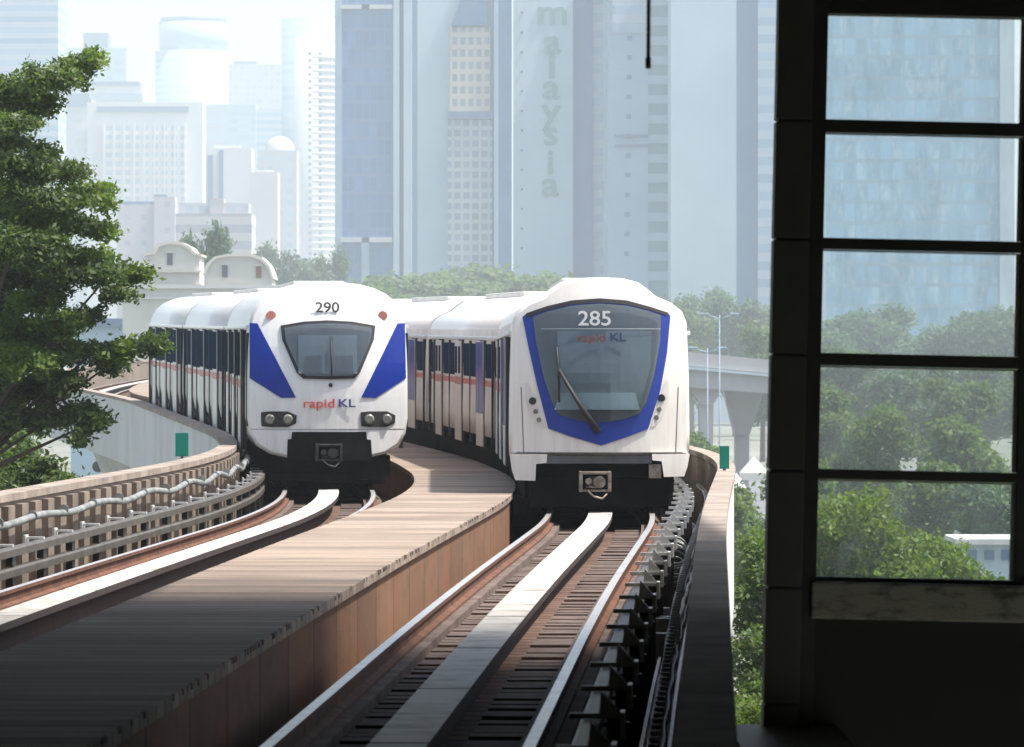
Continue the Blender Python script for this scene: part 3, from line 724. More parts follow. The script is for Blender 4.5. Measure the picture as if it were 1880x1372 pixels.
for a_, b_ in edges:
    wbox('pane', .012, xr + .018, .03, .036, wz(b_), wz(a_), M['pane'], 0)
    wbox('pane', xr + .11, x_end, .03, .036, wz(b_), wz(a_), M['pane'], 0)
    wbox('lit_edge_strip', xr - .008, xr + .018, .037, .06, wz(b_) + .002, wz(a_) - .002, M['lit_edge'], 0)
    wbox('lit_edge_strip', .024, xr - .010, .037, .055, wz(a_) - .011, wz(a_) - .002, M['lit_edge'], 0)
    wbox('lit_edge_strip', .012, .022, .037, .06, wz(b_) + .002, wz(a_) - .002, M['lit_edge'], 0)
wbox('window_sill', .01, x_end + .09, -.12, .12, wz(1134), wz(1066.8), M['sill'], .012)
wl = empty('station_wall', B0 + Vector((.275, .1, -.9)), 'black lower wall of the station under the weathered sill', 'wall'); lean(wl)
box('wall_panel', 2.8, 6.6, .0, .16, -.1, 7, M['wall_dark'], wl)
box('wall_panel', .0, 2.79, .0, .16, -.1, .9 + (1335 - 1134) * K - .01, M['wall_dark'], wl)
b_ = box('platform_end_slab', 0, 0.6, 0, 6, -1.0, 0, M['frame']); b_.location = B0 + Vector((-.17, -5.8, 0)); tag(b_, 'dark slab edge low beside the foot of the station column', 'slab')
rf = empty('station_canopy', (0, -10, 6.1), 'station canopy roof above the near end of the tracks', 'roof')
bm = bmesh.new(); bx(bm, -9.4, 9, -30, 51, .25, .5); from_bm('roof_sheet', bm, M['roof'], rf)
bm = bmesh.new(); bx(bm, -9.4, -9.1, -30, 60, -6.8, .248); bx(bm, -9.1, 9, -30, -29.7, -6.8, .247); from_bm('hall_shade_wall', bm, M['roof'], rf)  # unseen station walls, put in close to deepen the shade on the near tracks
yy = 51.0
for k in range(32):
    wd = .20 * (1 - k / 36); box('louvre', -9.1, 4.5, yy, yy + wd, .28, .33, M['roof'], rf); yy += .205 + .003 * k  # unseen slats added to fade the canopy's shadow edge along the walkway
for xx in (-9.0, -4.5, 0, 4.3): box('shade_slat_beam', xx, xx + .12, 51, yy, .335, .5, M['roof'], rf)
pf = box('station_platform', .55 - 1.0, 8, -40, 14, -.6, .9, M['floor']); tag(pf, 'dark platform floor the camera stands on', 'platform')
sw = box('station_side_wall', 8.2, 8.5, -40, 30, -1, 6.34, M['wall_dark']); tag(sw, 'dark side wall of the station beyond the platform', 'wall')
q = P(1190, 126, 25); bm = bmesh.new(); cyl(bm, q, (q.x + .02, q.y, 6.34), .0095, .0095, 10); cyl(bm, q - Vector((0, 0, .0)), q + Vector((0, 0, .05)), .013, .013, 10)
tag(from_bm('hanging_rod', bm, M['frame']), 'thin dark rod hanging down from the canopy', 'rod')

# ------------------------------------------------------------------ trees
def leaf_cloud(clumps, n, size, seed, flat=.5, droop=.0):
    r = np.random.default_rng(seed); vol = np.array([c[1][0] * c[1][1] * c[1][2] for c in clumps]) ** .75; cnt = np.maximum(6, (vol / vol.sum() * n).astype(int))
    V = []
    for (c, rad), k in zip(clumps, cnt):
        d = r.normal(size=(k, 3)); d /= np.linalg.norm(d, axis=1)[:, None]; rr = r.random(k) ** .45
        p = np.array(c) + d * rr[:, None] * np.array(rad)
        p += r.normal(size=(k, 3)) * size * 1.3
        nrm = r.normal(size=(k, 3)) * np.array([flat, flat, 1]) ; nrm[:, 2] = abs(nrm[:, 2]) + .15; nrm /= np.linalg.norm(nrm, axis=1)[:, None]
        t = np.cross(nrm, r.normal(size=(k, 3))); t /= np.linalg.norm(t, axis=1)[:, None]; b = np.cross(nrm, t)
        L = size * (.6 + .8 * r.random(k))[:, None]; W = L * .5
        q = np.stack([p - t * L, p + b * W - nrm * W * .3, p + t * L, p - b * W - nrm * W * .3], 1); V.append(q)
    V = np.concatenate(V); k = len(V)
    me = bpy.data.meshes.new('crown'); me.vertices.add(k * 4); me.loops.add(k * 4); me.polygons.add(k)
    me.vertices.foreach_set('co', V.reshape(-1)); me.loops.foreach_set('vertex_index', np.arange(k * 4, dtype=np.int32))
    me.polygons.foreach_set('loop_start', np.arange(0, k * 4, 4, dtype=np.int32)); me.update(calc_edges=True)
    return me
def limbs(bm, base, clumps, r0, fork=.55):
    base = Vector(base); top = Vector((sum(c[0][0] for c in clumps) / len(clumps), sum(c[0][1] for c in clumps) / len(clumps), max(c[0][2] for c in clumps)))
    zf = base.z + (top.z - base.z) * fork
    mid = Vector((base.x * .7 + top.x * .3, base.y * .7 + top.y * .3, zf))
    tube(bm, [base - Vector((0, 0, .3)), base * .6 + mid * .4, mid], [r0 * 1.35, r0, r0 * .75], 10)
    for c in clumps:
        c_ = Vector(c[0]); st = mid if c_.z > mid.z else base * .35 + mid * .65
        k = st * .55 + c_ * .45 + Vector((0, 0, .06 * (c_ - st).length))
        tube(bm, [st, k, c_], [r0 * .42, r0 * .22, r0 * .07], 6)

# big tree at left, its sprays laid out in tiers
D = 93.0
sprays = [ # px, py, half width px, half height px, dY
 (20, 165, 75, 38, 0), (60, 195, 50, 26, 1), (95, 140, 50, 24, -1), (135, 122, 42, 20, 0), (172, 106, 22, 11, 0), (30, 225, 40, 14, -2), (152, 150, 5, 8, 0),
 (15, 262, 50, 16, 1), (30, 300, 75, 26, -1), (80, 280, 26, 12, 0), (75, 318, 60, 20, 1), (128, 312, 34, 13, 0), (20, 345, 70, 26, 2),
 (60, 362, 80, 22, -1), (120, 368, 62, 20, 0), (175, 350, 36, 12, 1), (190, 372, 24, 9, -1), (40, 405, 90, 30, 1), (110, 408, 62, 22, 2), (165, 420, 42, 12, 0), (196, 425, 20, 9, 0),
 (30, 450, 80, 34, -2), (85, 472, 60, 20, 0), (150, 470, 60, 12, 1), (60, 510, 90, 28, 1), (140, 508, 70, 20, -1), (205, 500, 56, 18, 0), (250, 505, 26, 12, 0), (215, 538, 34, 13, 1),
 (20, 560, 60, 25, 2), (70, 550, 60, 18, 0), (45, 605, 80, 34, 0), (110, 590, 55, 20, -1), (165, 578, 30, 12, 1), (35, 660, 70, 32, -1), (110, 650, 60, 26, 1), (175, 645, 48, 22, 0), (235, 640, 45, 20, 0), (280, 632, 32, 14, 0), (205, 668, 34, 12, 1),
 (60, 720, 70, 36, 1), (130, 700, 40, 24, 0), (30, 770, 50, 26, 0), (100, 765, 40, 26, 0), (150, 758, 36, 26, 1), (172, 775, 22, 20, 0), (150, 805, 14, 14, 0), (-60, 300, 70, 120, 2), (-60, 600, 70, 150, 2), (10, 210, 60, 40, 2), (15, 480, 60, 70, 3), (20, 620, 70, 60, 3), (15, 390, 60, 50, 3), (15, 720, 60, 60, 3), (70, 640, 60, 40, 3)]
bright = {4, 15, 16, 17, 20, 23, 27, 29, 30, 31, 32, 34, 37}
root = empty('rain_tree', P(-240, 0, D).xy.to_3d() + Vector((0, 0, GZ)), 'large dark green tree with tiered sprays at the left edge above the parapet', 'tree')
def near_clumps(idx):
    cl = []
    for i in idx:
        px, py, hw_, hh_, dy = sprays[i]; c = P(px, py, D + dy * .9) - root.location
        s = D / F; cl.append((tuple(c), (hw_ * s * .86, max(.35, hw_ * s * .7), hh_ * s * .55)))
        for q in range(8):   # ragged sub-sprays
            a_ = random.uniform(-1, 1); cl.append((tuple(c + Vector((a_ * hw_ * s, random.uniform(-.5, .5), random.uniform(-.75, .6) * hh_ * s))), (hw_ * s * .3, .3, hh_ * s * .2)))
    return cl
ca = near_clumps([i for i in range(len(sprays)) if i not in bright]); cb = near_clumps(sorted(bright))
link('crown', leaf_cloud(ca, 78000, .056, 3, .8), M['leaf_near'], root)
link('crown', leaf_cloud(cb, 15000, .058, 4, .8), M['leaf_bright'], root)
bm = bmesh.new(); limbs(bm, (0, 0, 0), [c for c in ca[::18] if 8 < c[0][2] < 14.5], .2, .62); from_bm('trunk', bm, M['bark'], root)

def make_tree(seed, height, rad, n, size, mat, name, crown_from=.3):
    r = random.Random(seed); root = bpy.data.objects.new(name, None); COL.objects.link(root); cl = []
    for k in range(26):
        a_ = r.uniform(0, 6.28); rr = rad * r.uniform(.1, .8); t = r.uniform(0, 1)
        z = height * (crown_from + (1 - crown_from) * (.12 + .76 * t)); sh = math.sin(math.pi * min(1, .22 + .68 * (1 - t) + .12))
        rr *= .45 + .55 * sh
        cl.append(((math.cos(a_) * rr, math.sin(a_) * rr, z), (rad * r.uniform(.16, .42), rad * r.uniform(.16, .42), height * r.uniform(.035, .09))))
    link('crown', leaf_cloud(cl, n, size, seed, .8), mat, root)
    bm = bmesh.new(); limbs(bm, (0, 0, 0), cl, height * .022, .45); from_bm('trunk', bm, M['bark'], root)
    return root
protos = {}
def tree(kind, px, top, Y, width_px, label, group, dz=0):
    Hh = H + (YH - top) / F * Y - GZ; wid = width_px / F * Y
    if kind not in protos:
        sd_, n, size, mat = {'a': (11, 7000, .034, 'leaf_far'), 'b': (12, 7000, .034, 'leaf_far'), 'c': (13, 7000, .036, 'leaf_blue'), 'd': (14, 9000, .03, 'leaf_mid'), 'e': (15, 12000, .022, 'leaf_bright'), 'f': (16, 9000, .03, 'leaf_mid')}[kind]
        o = make_tree(sd_, 1.0, .33, int(n * 1.9), size * .62, M[mat], 'broadleaf_tree', .25); protos[kind] = o
    else: o = copy_tree(protos[kind])
    o.location = ((px - CX) / F * Y, Y, GZ); wid = max(wid, Hh * (.34 if kind == 'c' and px < 700 else .55)); o.scale = (wid / .66, wid / .66, Hh * 1.02); o.rotation_euler = (0, 0, random.uniform(0, 6.28))
    tag(o, label, 'tree', group)
    return o
G = 'trees in the park behind the tracks'
rows_ = [
 # behind the trains
 ('a', 715, 516, 840, 260, 'low pale tree just right of the dome of train 290'), ('b', 800, 503, 900, 300, 'rounded pale green tree under the pale left flank of the gabled tower'),
 ('a', 885, 492, 960, 320, 'pale green tree at the foot of the gabled tower'), ('b', 985, 498, 900, 280, 'pale green tree left of the roof pod of train 285'),
 ('c', 530, 455, 1000, 130, 'blue hazy tree at the foot of the balconied round tower'), ('c', 595, 462, 980, 110, 'blue hazy tree just left of the blue glass tower foot'),
 ('c', 366, 420, 560, 90, 'dark teal tree rising between the two stepped cream gables'),
 ('c', 1270, 535, 900, 160, 'hazy teal tree just right of the roof of train 285'), ('c', 1350, 545, 860, 170, 'hazy teal tree behind the grey flyover by the column'),
 ('a', 1240, 560, 800, 150, 'hazy tree low behind the right shoulder of train 285'), ('b', 1400, 590, 640, 150, 'pale tree above the flyover against the column'),
 ('a', 1120, 530, 820, 200, 'tree mostly hidden behind train 285'), ('a', 1290, 800, 330, 150, 'small pale tree under the flyover beside train 285'),
 ('d', 1375, 880, 230, 90, 'small green tree beyond the right parapet under the market tent'), ('d', 1330, 905, 220, 90, 'small green tree hidden low behind the right parapet'),
 # seen through the window
 ('c', 1500, 590, 820, 190, 'bluish far tree at the left of the third pane from the top'), ('c', 1620, 565, 900, 210, 'bluish far tree in the middle of the third pane from the top'),
 ('c', 1740, 580, 860, 200, 'bluish far tree right of centre in the third pane from the top'), ('c', 1850, 570, 840, 200, 'bluish far tree at the right of the third pane from the top'),
 ('a', 1560, 640, 560, 220, 'hazy tree crown behind the fourth window pane, left half'), ('b', 1810, 650, 560, 220, 'hazy tree crown behind the fourth window pane, right half'),
 ('c', 1690, 668, 480, 170, 'dark bluish tree between two pale crowns in the fourth pane'),
 ('b', 1755, 690, 380, 130, 'pale rounded tree standing out in the fourth window pane'), ('d', 1520, 700, 380, 190, 'green tree at the left of the fourth window pane'),
 ('f', 1610, 745, 300, 190, 'spreading green tree low in the fourth window pane'), ('d', 1790, 762, 300, 220, 'spreading light green tree low right in the fourth window pane'),
 ('f', 1480, 820, 240, 190, 'green tree behind the column edge above the fifth pane'), ('c', 1840, 880, 230, 200, 'shaded tree at the right of the lowest pane'),
 ('f', 1700, 850, 235, 210, 'mid green tree behind the transom over the lowest pane'),
]
for k, px, top, Y, wpx, lab in rows_: tree(k, px, top, Y, wpx, lab, G)
G2 = 'leafy trees close beside the guideway'
def near_tree(seed, D, base_px, cl_px, n, size, mat, lab, extra=6):
    root = empty('broadleaf_tree', P(base_px, 0, D).xy.to_3d() + Vector((0, 0, GZ)), lab, 'tree', G2); s = D / F; rr = random.Random(seed); cl = []
    for px, py, hw_, hh_ in cl_px:
        c = P(px, py, D + rr.uniform(-.6, .6)) - root.location; cl.append((tuple(c), (hw_ * s, max(.4, hw_ * s), hh_ * s)))
        for q in range(3): cl.append((tuple(c + Vector((rr.uniform(-1.1, 1.1) * hw_ * s, rr.uniform(-.6, .6), rr.uniform(-.6, 1.1) * hh_ * s))), (hw_ * s * .4, .3, hh_ * s * .35)))
    link('crown', leaf_cloud(cl, n, size, seed, .9), M[mat], root)
    bm = bmesh.new(); limbs(bm, (0, 0, 0), cl[::4], .13, .6); from_bm('trunk', bm, M['bark'], root); return root
near_tree(31, 72, 1590, [(1560, 955, 45, 40), (1605, 935, 40, 42), (1530, 1000, 55, 40), (1600, 1000, 60, 45), (1655, 1010, 40, 36), (1560, 1060, 90, 45), (1640, 1070, 70, 45), (1500, 1050, 50, 50), (1580, 1140, 110, 60), (1500, 1160, 70, 60), (1650, 1180, 70, 60)], 15000, .05, 'leaf_bright', 'near bright green tree filling the lower left of the lowest pane')
near_tree(32, 74, 1740, [(1715, 1015, 30, 26), (1745, 1035, 35, 30), (1700, 1060, 50, 30), (1770, 1065, 45, 28), (1815, 1085, 45, 25), (1740, 1110, 90, 45), (1830, 1130, 60, 40), (1730, 1190, 100, 60)], 10000, .05, 'leaf_bright', 'near bright green tree at the bottom right of the lowest pane')
near_tree(33, 84, 1400, [(1385, 1010, 26, 26), (1392, 1060, 36, 34), (1378, 1120, 34, 36), (1400, 1180, 44, 40), (1385, 1240, 40, 36), (1380, 1300, 44, 36), (1400, 1340, 50, 40), (1450, 1150, 60, 90), (1450, 1300, 60, 60)], 12000, .055, 'leaf_mid', 'green tree in the gap between right parapet and column')
near_tree(34, 66, 1400, [(1372, 1325, 26, 26), (1385, 1350, 36, 30), (1410, 1380, 50, 40), (1460, 1400, 60, 60)], 5000, .05, 'leaf_bright', 'low bright green tree top at the foot of the station column')
near_tree(35, 98, 40, [(20, 860, 40, 26), (70, 870, 42, 24), (110, 885, 30, 20), (0, 900, 60, 40), (60, 920, 70, 40), (-50, 860, 60, 60), (10, 980, 90, 60)], 16000, .06, 'leaf_near', 'dark leafy tree low behind the left parapet')
near_tree(36, 106, -30, [(20, 815, 40, 22), (-20, 800, 50, 40), (-60, 850, 60, 60), (0, 870, 50, 40)], 9000, .06, 'leaf_mid', 'leafy tree at the left frame edge behind the parapet')

# ------------------------------------------------------------------ buildings
def bpart(root, name, x0, x1, ytop, ybot, Y, dep, m, dy=0., bevel=0):
    """a block spanning photo columns x0..x1 at distance Y"""
    a_, b_ = P(x0, ytop, Y), P(x1, ybot if ybot is not None else 0, Y)
    zb = GZ if ybot is None else b_.z
    bm = bmesh.new(); bx(bm, a_.x, b_.x, dy, dy + dep, zb, a_.z, bevel)
    o = from_bm(name, bm, m, root); o.location = Vector((-root.location.x, 0, -root.location.z)); return o
def broot(name, px, Y, label, cat='building', group=None): return empty(name, ((px - CX) / F * Y, Y, GZ), label, cat, group)
C = {}
C['A'] = facade('blue_curtain_wall', (.10, .19, .36), (.05, .14, .32), 4, 1.6, .8, .85)
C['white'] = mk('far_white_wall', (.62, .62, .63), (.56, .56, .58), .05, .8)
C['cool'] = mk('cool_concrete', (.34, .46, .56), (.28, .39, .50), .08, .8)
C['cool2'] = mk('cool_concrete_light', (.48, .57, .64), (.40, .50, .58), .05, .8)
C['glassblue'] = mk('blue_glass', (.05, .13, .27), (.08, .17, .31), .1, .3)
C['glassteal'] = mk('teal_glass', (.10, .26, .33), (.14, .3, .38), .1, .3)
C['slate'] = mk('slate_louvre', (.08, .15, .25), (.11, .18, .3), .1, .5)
C['grid'] = facade('window_grid_beige', (.54, .49, .43), (.17, .21, .25), 2.6, 1.7, .6, .62)
C['gridlow'] = facade('window_grid_grey', (.40, .44, .48), (.14, .20, .27), 2.2, 1.9, .62, .7)
C['louvre'] = facade('striped_tower_skin', (.42, .5, .58), (.22, .33, .44), 3.4, 40, .5, 1.1)
C['hotel'] = facade('hotel_window_grid', (.66, .65, .66), (.26, .36, .46), 3.4, 3.6, .55, .6)
C['balc'] = facade('balcony_bands', (.72, .71, .70), (.30, .34, .38), 3.5, 90, .42, 1.1)
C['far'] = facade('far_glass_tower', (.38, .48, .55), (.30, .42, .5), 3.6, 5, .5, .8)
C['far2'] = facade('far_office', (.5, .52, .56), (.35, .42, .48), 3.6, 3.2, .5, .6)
C['mauve'] = facade('mauve_flats', (.5, .46, .5), (.32, .32, .38), 3.2, 4, .4, .35)
C['bands'] = facade('banded_block', (.66, .64, .64), (.34, .34, .38), 3.8, 60, .5, 1.1)
C['creamb'] = mk('cream_render', (.66, .65, .61), (.58, .57, .53), .3, .85)
C['brownwin'] = mk('brown_window', (.3, .16, .12), None, 1, .5)
C['letter'] = mk('tower_letter', (.2, .32, .34), None, 1, .5)
C['win'] = mk('small_dark_window', (.10, .12, .15), None, 1, .4)
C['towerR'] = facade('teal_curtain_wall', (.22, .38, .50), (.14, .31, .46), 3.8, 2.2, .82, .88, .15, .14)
C['vgrey'] = mk('flyover_concrete', (.44, .43, .43), (.36, .355, .35), .2, .9)

# left far skyline
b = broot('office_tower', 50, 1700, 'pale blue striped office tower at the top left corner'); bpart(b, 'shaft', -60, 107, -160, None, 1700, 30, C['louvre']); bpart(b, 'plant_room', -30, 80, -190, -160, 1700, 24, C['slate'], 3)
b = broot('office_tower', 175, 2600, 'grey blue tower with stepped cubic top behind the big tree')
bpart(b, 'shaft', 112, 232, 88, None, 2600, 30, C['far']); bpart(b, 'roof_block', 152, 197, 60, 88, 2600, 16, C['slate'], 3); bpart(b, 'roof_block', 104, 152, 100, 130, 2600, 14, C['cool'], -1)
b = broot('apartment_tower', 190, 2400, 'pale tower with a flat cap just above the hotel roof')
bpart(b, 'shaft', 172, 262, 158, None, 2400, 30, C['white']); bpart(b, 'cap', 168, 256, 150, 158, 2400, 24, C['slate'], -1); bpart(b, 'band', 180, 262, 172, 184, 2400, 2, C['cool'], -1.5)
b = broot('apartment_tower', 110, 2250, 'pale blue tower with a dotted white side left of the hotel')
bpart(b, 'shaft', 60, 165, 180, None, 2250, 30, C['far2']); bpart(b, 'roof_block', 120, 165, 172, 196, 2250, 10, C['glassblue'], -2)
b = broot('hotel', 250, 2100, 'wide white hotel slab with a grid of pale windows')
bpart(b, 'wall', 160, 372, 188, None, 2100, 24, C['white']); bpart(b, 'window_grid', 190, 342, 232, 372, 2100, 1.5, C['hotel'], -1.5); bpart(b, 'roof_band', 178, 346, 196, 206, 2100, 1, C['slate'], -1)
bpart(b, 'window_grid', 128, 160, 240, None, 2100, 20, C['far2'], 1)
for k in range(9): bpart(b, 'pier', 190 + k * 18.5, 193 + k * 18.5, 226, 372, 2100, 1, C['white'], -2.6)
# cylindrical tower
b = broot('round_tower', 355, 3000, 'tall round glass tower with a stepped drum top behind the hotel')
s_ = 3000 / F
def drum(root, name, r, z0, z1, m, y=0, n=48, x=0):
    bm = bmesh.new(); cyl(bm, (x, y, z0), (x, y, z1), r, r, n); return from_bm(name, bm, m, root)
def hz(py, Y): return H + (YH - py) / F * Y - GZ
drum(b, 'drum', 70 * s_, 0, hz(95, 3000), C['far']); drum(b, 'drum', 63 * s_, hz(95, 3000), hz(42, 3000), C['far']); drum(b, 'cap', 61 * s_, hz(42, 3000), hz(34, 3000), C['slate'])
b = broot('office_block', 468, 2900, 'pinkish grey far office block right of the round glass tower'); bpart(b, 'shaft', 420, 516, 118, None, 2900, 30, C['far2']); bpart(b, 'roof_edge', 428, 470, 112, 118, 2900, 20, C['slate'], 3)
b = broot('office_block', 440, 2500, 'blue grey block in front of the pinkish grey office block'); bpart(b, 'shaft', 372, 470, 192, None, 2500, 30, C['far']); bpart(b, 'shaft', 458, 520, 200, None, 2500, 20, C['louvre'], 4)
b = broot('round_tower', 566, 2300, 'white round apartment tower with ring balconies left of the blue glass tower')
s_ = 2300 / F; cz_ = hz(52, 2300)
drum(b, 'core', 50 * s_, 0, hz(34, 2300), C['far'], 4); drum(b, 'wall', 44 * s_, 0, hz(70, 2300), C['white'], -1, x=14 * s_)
for k in range(31):
    zz = hz(110 + k * 12.6, 2300); bm = bmesh.new(); cyl(bm, (20 * s_, -2.2, zz), (20 * s_, -2.2, zz + 1.2), 40 * s_, 40 * s_, 40); from_bm('balcony', bm, C['white'], b)
for k in range(31):
    zz = hz(110 + k * 12.6, 2300); bm = bmesh.new(); bx(bm, 2 * s_, 26 * s_, -11.0, -9.5, zz + 1.25, zz + 2.6); from_bm('window', bm, C['slate'], b)
b = broot('office_block', 420, 1700, 'white block with blue vertical glass strips in front of the round glass tower')
bpart(b, 'wall', 378, 462, 272, None, 1700, 20, C['white']); bpart(b, 'window_strip', 382, 391, 285, 375, 1700, .8, C['glassblue'], -.8); bpart(b, 'window_strip', 402, 410, 276, 375, 1700, .8, C['glassblue'], -.8); bpart(b, 'roof_block', 392, 440, 266, 272, 1700, 8, C['white'], 2)
b = broot('office_block', 505, 1800, 'grey block with a small white dome left of the balconied tower')
bpart(b, 'wall', 474, 545, 276, None, 1800, 20, C['far2'])
bm = bmesh.new(); bmesh.ops.create_uvsphere(bm, u_segments=20, v_segments=10, radius=5, matrix=Matrix.Translation(P(512, 276, 1800) - b.location + Vector((0, 8, 0)))); from_bm('dome', bm, C['white'], b, smooth=True)
b = broot('apartment_block', 486, 1500, 'plain bright white slab block below the small dome'); bpart(b, 'wall', 458, 510, 316, None, 1500, 14, C['white']); bpart(b, 'roof_edge', 470, 500, 312, 316, 1500, 8, C['creamb'], 3)
b = broot('apartment_block', 255, 1350, 'low mauve white apartment block with a tall stair tower')
bpart(b, 'wall', 215, 286, 376, None, 1350, 18, C['mauve']); bpart(b, 'stair_tower', 284, 322, 362, None, 1350, 12, C['mauve'], -2); bpart(b, 'roof_edge', 222, 290, 370, 376, 1350, 14, C['slate'], 1); bpart(b, 'roof_edge', 282, 306, 357, 362, 1350, 8, C['slate'], 1)
b = broot('office_block', 395, 1250, 'low block with broad white horizontal bands and a mauve roof')
bpart(b, 'wall', 322, 462, 392, None, 1250, 20, C['bands']); bpart(b, 'roof_block', 328, 455, 372, 392, 1250, 12, C['far2'], 4); bpart(b, 'roof_block', 385, 410, 364, 392, 1250, 8, C['mauve'], 2)
# stepped gables
def slant(root, name, pts, Y0, dep, m):
    bm = bmesh.new(); v = [bm.verts.new(P(x, y, Y0) + Vector((-root.location.x, -Y0 + yy, -root.location.z))) for yy in (0, dep) for x, y in pts]; n = len(pts)
    o_ = root.location.y - Y0
    bm.faces.new(v[:n]); bm.faces.new(v[n:][::-1])
    for k in range(n): bm.faces.new((v[k], v[(k + 1) % n], v[n + (k + 1) % n], v[n + k]))
    bmesh.ops.recalc_face_normals(bm, faces=bm.faces); o = from_bm(name, bm, m, root); o.location.y = -o_; return o
def gable(px, Y, outl, arch, label, wins, corn):
    b = broot('gabled_building', px, Y, label, 'building', 'pair of old cream buildings behind train 290')
    slant(b, 'wall', outl, Y, 7, C['creamb']); slant(b, 'coping', arch, Y - .35, 7.6, C['creamw'])
    for x0, x1, y_ in corn: bpart(b, 'cornice', x0, x1, y_, y_ + 3, Y, .4, C['creamw'], -.4)
    for wx, wy, m in wins:
        bpart(b, 'window', wx - 5, wx + 5, wy - 11, wy + 11, Y, .3, m, -.1); bpart(b, 'window_hood', wx - 8, wx + 8, wy - 15, wy - 11.3, Y, .5, C['creamw'], -.3)
    return b
C['creamw'] = mk('cream_moulding', (.66, .64, .58), (.6, .58, .52), .5, .8)
gable(312, 460, [(258, 640), (258, 500), (266, 496), (268, 470), (284, 466), (292, 452), (312, 447), (332, 449), (348, 457), (354, 466), (366, 470), (368, 640)],
      [(264, 470), (264, 466), (282, 462), (290, 448), (312, 442), (334, 445), (351, 454), (357, 463), (370, 467), (370, 471), (354, 467), (347, 458), (332, 450), (312, 448), (293, 453), (285, 467)],
      'cream curved gable building left of the dark teal tree', [(312, 476, C['win'])], [(256, 370, 497), (256, 370, 522)])
gable(437, 450, [(374, 640), (376, 505), (382, 486), (396, 474), (418, 470), (458, 470), (478, 476), (492, 490), (499, 512), (503, 640)],
      [(372, 505), (379, 484), (394, 471), (418, 466), (458, 466), (480, 472), (495, 488), (503, 512), (498, 512), (491, 491), (477, 477), (458, 471), (418, 471), (397, 475), (384, 487), (377, 505)],
      'cream broad round gable building right of the dark teal tree', [(413, 498, C['win']), (475, 500, C['brownwin'])], [(378, 500, 522)])
b = broot('terrace_building', 340, 430, 'low cream parapet building running behind the roofs of train 290'); bpart(b, 'wall', 225, 520, 528, None, 430, 10, C['creamb']); bpart(b, 'cornice', 222, 523, 524, 530, 430, 10.5, C['white'], -.3); bpart(b, 'cornice', 222, 523, 546, 549, 430, 1, C['white'], -.25)
b = broot('shed', 205, 520, 'blue grey roofed building under the big tree behind the last car of train 290'); bpart(b, 'wall', 130, 275, 600, None, 520, 10, C['cool']); bpart(b, 'roof', 125, 280, 585, 600, 520, 11, C['slate'], -.5)

# central towers
Y = 1200
b = broot('glass_tower', 675, Y, 'deep blue glass tower with pale corner strips behind train 290', 'building')
bpart(b, 'core', 617, 768, -200, None, Y, 30, C['slate'], 2)
bpart(b, 'glass_wall', 628, 722, 18, 436, Y, 2, C['A'], 0); bpart(b, 'glass_wall', 628, 722, -190, 8, Y, 2, C['A'], 0)
bpart(b, 'corner_strip', 615, 627.8, -200, None, Y, 4, C['cool'], -.5); bpart(b, 'corner_strip', 722.2, 733, -200, None, Y, 3, C['cool2'], -.5); bpart(b, 'corner_strip', 741, 756, -200, None, Y, 3, C['cool2'], 0)
for x0, x1 in ((625, 664), (678, 720)): bpart(b, 'ledge', x0, x1, 436, 445, Y, 2, C['white'], -.8); bpart(b, 'ledge', x0, x1, 9, 17, Y, 2, C['white'], -.8)
bpart(b, 'lower_wall', 628, 722, 445.2, None, Y, 2, C['A'], .3)
bpart(b, 'corner_strip', 664, 678, 446, None, Y, 2, C['cool'], -.4)
b = broot('gabled_tower', 855, 1150, 'concrete tower with a window grid under a dark blue pointed gable'); Y = 1150
bpart(b, 'wall', 766, 940, -160, None, Y, 26, C['cool2'], 2)
bpart(b, 'window_grid', 826, 900, 50, 205, Y, 2, C['grid'], .5); bpart(b, 'window_grid', 822, 904, 220, None, Y, 2, C['gridlow'], .5)
bpart(b, 'dark_band', 822, 906, 205, 219, Y, 2.5, C['slate'], 0)
bpart(b, 'glass_strip', 905, 939, -160, None, Y, 2, C['glassblue'], .6); bpart(b, 'pier', 907, 915, -160, None, Y, 2, C['cool'], -.2)
bm = bmesh.new(); a_, b2, c_, d_ = P(829, 47, Y), P(894, 47, Y), P(894, -20, Y), P(852, -20, Y)
vs = [bm.verts.new((v.x, yy, v.z)) for yy in (0, 2) for v in (a_, b2, c_, d_)]
for f in ((0, 1, 2, 3), (7, 6, 5, 4), (0, 4, 5, 1), (1, 5, 6, 2), (2, 6, 7, 3), (3, 7, 4, 0)): bm.faces.new([vs[i] for i in f])
bmesh.ops.recalc_face_normals(bm, faces=bm.faces)
o = from_bm('gable', bm, C['glassblue'], b); o.location = (-b.location.x, 0, -b.location.z)
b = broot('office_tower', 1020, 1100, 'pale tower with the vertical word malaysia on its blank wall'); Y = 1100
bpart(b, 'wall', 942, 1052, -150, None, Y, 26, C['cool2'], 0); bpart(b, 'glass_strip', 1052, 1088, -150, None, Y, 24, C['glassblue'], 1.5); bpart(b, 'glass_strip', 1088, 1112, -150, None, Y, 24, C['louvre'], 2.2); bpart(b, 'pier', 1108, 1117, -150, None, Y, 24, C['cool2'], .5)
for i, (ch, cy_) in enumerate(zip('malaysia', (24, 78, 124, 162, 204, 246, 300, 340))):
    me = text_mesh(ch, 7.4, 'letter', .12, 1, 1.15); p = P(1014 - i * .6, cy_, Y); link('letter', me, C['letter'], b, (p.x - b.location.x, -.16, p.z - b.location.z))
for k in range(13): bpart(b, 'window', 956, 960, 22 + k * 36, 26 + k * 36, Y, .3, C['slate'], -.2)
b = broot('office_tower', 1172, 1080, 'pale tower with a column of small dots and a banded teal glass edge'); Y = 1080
bpart(b, 'wall', 1117, 1190, -150, None, Y, 26, C['cool'], 0); bpart(b, 'glass_strip', 1190, 1232, -150, None, Y, 24, C['glassteal'], 1.0)
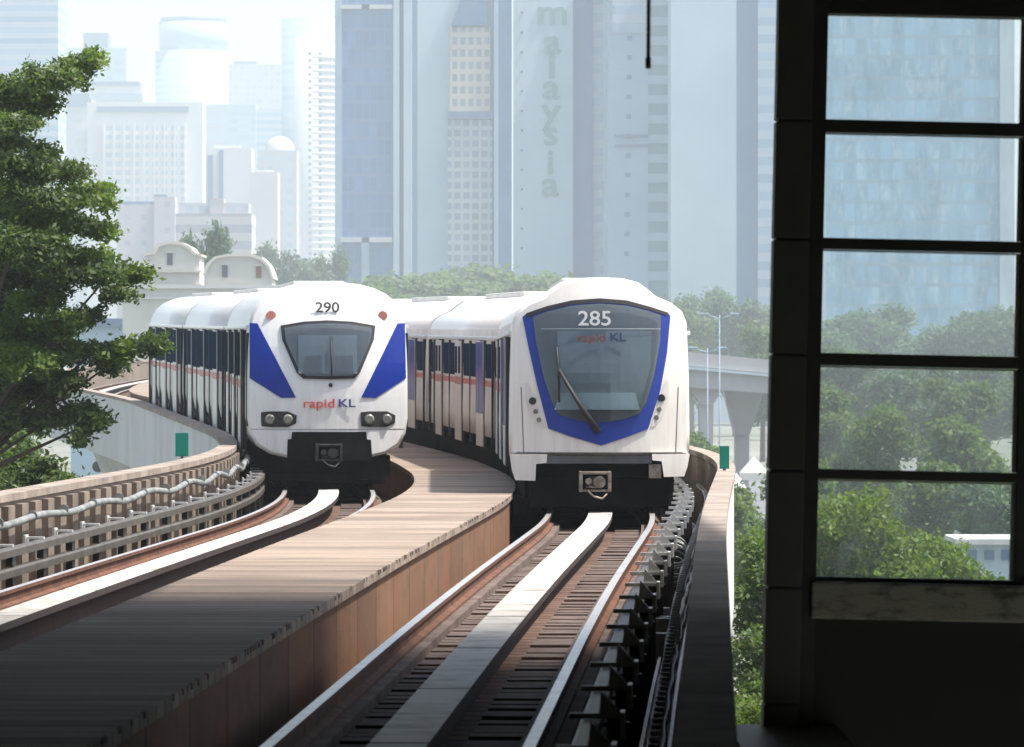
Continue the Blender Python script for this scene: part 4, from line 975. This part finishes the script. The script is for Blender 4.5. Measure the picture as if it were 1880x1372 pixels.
for k in range(15): bpart(b, 'spandrel', 1188, 1233, -5 + k * 36, 11 + k * 36, Y, 2, C['cool'], .2)
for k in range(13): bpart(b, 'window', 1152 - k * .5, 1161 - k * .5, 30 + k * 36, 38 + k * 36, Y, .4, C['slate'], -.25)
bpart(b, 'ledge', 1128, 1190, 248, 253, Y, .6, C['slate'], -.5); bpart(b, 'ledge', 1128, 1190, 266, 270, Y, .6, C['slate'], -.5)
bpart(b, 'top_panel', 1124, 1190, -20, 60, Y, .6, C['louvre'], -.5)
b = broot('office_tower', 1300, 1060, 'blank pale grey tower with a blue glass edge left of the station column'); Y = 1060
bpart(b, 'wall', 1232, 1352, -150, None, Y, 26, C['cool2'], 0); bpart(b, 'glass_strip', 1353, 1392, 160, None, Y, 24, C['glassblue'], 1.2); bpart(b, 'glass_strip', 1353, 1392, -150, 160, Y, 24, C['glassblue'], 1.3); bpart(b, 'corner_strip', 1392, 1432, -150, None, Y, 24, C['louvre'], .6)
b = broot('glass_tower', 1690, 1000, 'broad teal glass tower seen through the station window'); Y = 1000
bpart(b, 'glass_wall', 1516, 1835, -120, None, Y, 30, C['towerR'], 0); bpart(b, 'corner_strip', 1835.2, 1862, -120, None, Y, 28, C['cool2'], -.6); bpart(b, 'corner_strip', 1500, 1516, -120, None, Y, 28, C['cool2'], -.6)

# flyover, tents, lamps and low building at right
Y = 430
fv = broot('flyover', 1320, Y, 'grey concrete flyover crossing behind the right parapet', 'flyover')
slant(fv, 'parapet', [(1080, 628), (1480, 668), (1480, 692), (1080, 655)], Y, 9, C['vgrey'])
slant(fv, 'deck_edge', [(1080, 656), (1480, 693), (1480, 698), (1080, 661)], Y - .5, 10, C['cool2'])
slant(fv, 'girder', [(1120, 665), (1480, 699), (1480, 728), (1120, 700)], Y, 7, C['vgrey'])
for px in (1296, 1210):
    slant(fv, 'pier_cap', [(px - 34, 706), (px + 34, 710), (px + 14, 742), (px - 12, 740)], Y + 1, 4, C['vgrey'])
    slant(fv, 'pier', [(px - 12, 741), (px + 14, 743), (px + 12, 940), (px - 10, 940)], Y + 1.5, 3, C['vgrey'])
slant(fv, 'pier_cap', [(1328, 714), (1402, 720), (1376, 800), (1350, 800)], Y + 9, 4, C['vgrey'])
slant(fv, 'pier', [(1350, 801), (1376, 801), (1374, 940), (1352, 940)], Y + 9.5, 3, C['vgrey'])
for px, top, Yl, lab in ((1321, 578, 400, 'tall pale street lamp with twin arms in front of the flyover'), (1299, 640, 405, 'slender pale street lamp beside train 285 in front of the flyover')):
    b = broot('street_lamp', px, Yl, lab, 'street lamp', 'street lamps by the flyover'); hh = hz(top, Yl)
    bm = bmesh.new(); cyl(bm, (0, 0, 0), (0, 0, hh), .06, .035, 10); from_bm('post', bm, C['cool'], b)
    for q in (-1, 1):
        bm = bmesh.new(); cyl(bm, (0, 0, hh - .3), (q * 1.1, 0, hh + .05), .04, .03, 8); from_bm('arm', bm, C['cool'], b)
        bm = bmesh.new(); bx(bm, q * 1.1 - .35, q * 1.1 + .35, -.15, .15, hh, hh + .12, .03); from_bm('lamp_head', bm, C['cool'], b)
for px, top, Yl, hw_, lab in ((1384, 838, 300, 26, 'white peaked tent roof between the right parapet and the column'), (1352, 868, 290, 20, 'small white peaked tent roof low behind the right green sign')):
    b = broot('market_tent', px, Yl, lab, 'tent', 'white tents in the park'); s_ = Yl / F; hh = hz(top, Yl); ww_ = hw_ * s_
    bm = bmesh.new(); base = [bm.verts.new((sx * ww_, sy * ww_, hh - .9)) for sx, sy in ((-1, -1), (1, -1), (1, 1), (-1, 1))]; ap = bm.verts.new((0, 0, hh))
    low = [bm.verts.new((v.co.x, v.co.y, hh - 1.3)) for v in base]
    for k in range(4): bm.faces.new((base[k], base[(k + 1) % 4], ap)); bm.faces.new((low[k], low[(k + 1) % 4], base[(k + 1) % 4], base[k]))
    from_bm('canopy', bm, C['white'], b)
    for sx, sy in ((-1, -1), (1, -1), (1, 1), (-1, 1)):
        bm = bmesh.new(); cyl(bm, (sx * ww_ * .97, sy * ww_ * .97, 0), (sx * ww_ * .97, sy * ww_ * .97, hh - 1.2), .05, n=8); from_bm('leg', bm, C['white'], b)
b = broot('low_building', 1810, 190, 'small white flat roofed building at the bottom right of the lowest pane'); Y = 190
bpart(b, 'wall', 1765, 1900, 1000, None, Y, 5, C['cool2']); bpart(b, 'roof_edge', 1755, 1905, 990, 1000, Y, 5.4, C['white'], -.2)
for k in range(3): bpart(b, 'window', 1775 + k * 32, 1793 + k * 32, 1010, 1028, Y, .2, C['slate'], -.1)
b = bpart(broot('parked_van', 200, 330, 'white van parked on the road under the left parapet', 'van'), 'body', 172, 214, 838, 856, 330, 2, C['white'], 0, .1)
for px in (180, 206):
    bm = bmesh.new(); p = P(px, 857, 330); cyl(bm, (p.x - b.parent.location.x, -.1, p.z - GZ), (p.x - b.parent.location.x, .2, p.z - GZ), .35, n=14); from_bm('wheel', bm, M['black'], b.parent)

# ------------------------------------------------------------------ haze
bm = bmesh.new(); bx(bm, -5600, 5600, -400, 6500, GZ - 1, 330)
hzo = from_bm('haze', bm, []) if False else None
me = bpy.data.meshes.new('haze'); bm.to_mesh(me); bm.free(); hzo = bpy.data.objects.new('haze', me); COL.objects.link(hzo)
hm = bpy.data.materials.new('haze'); hm.use_nodes = True; t_ = hm.node_tree; t_.nodes.remove(t_.nodes['Principled BSDF'])
pv = t_.nodes.new('ShaderNodeVolumePrincipled'); pv.inputs['Color'].default_value = (.85, .945, 1, 1); pv.inputs['Density'].default_value = HAZE; pv.inputs['Anisotropy'].default_value = .2
t_.links.new(pv.outputs[0], t_.nodes['Material Output'].inputs['Volume']); me.materials.append(hm)
tag(hzo, kind='stuff')
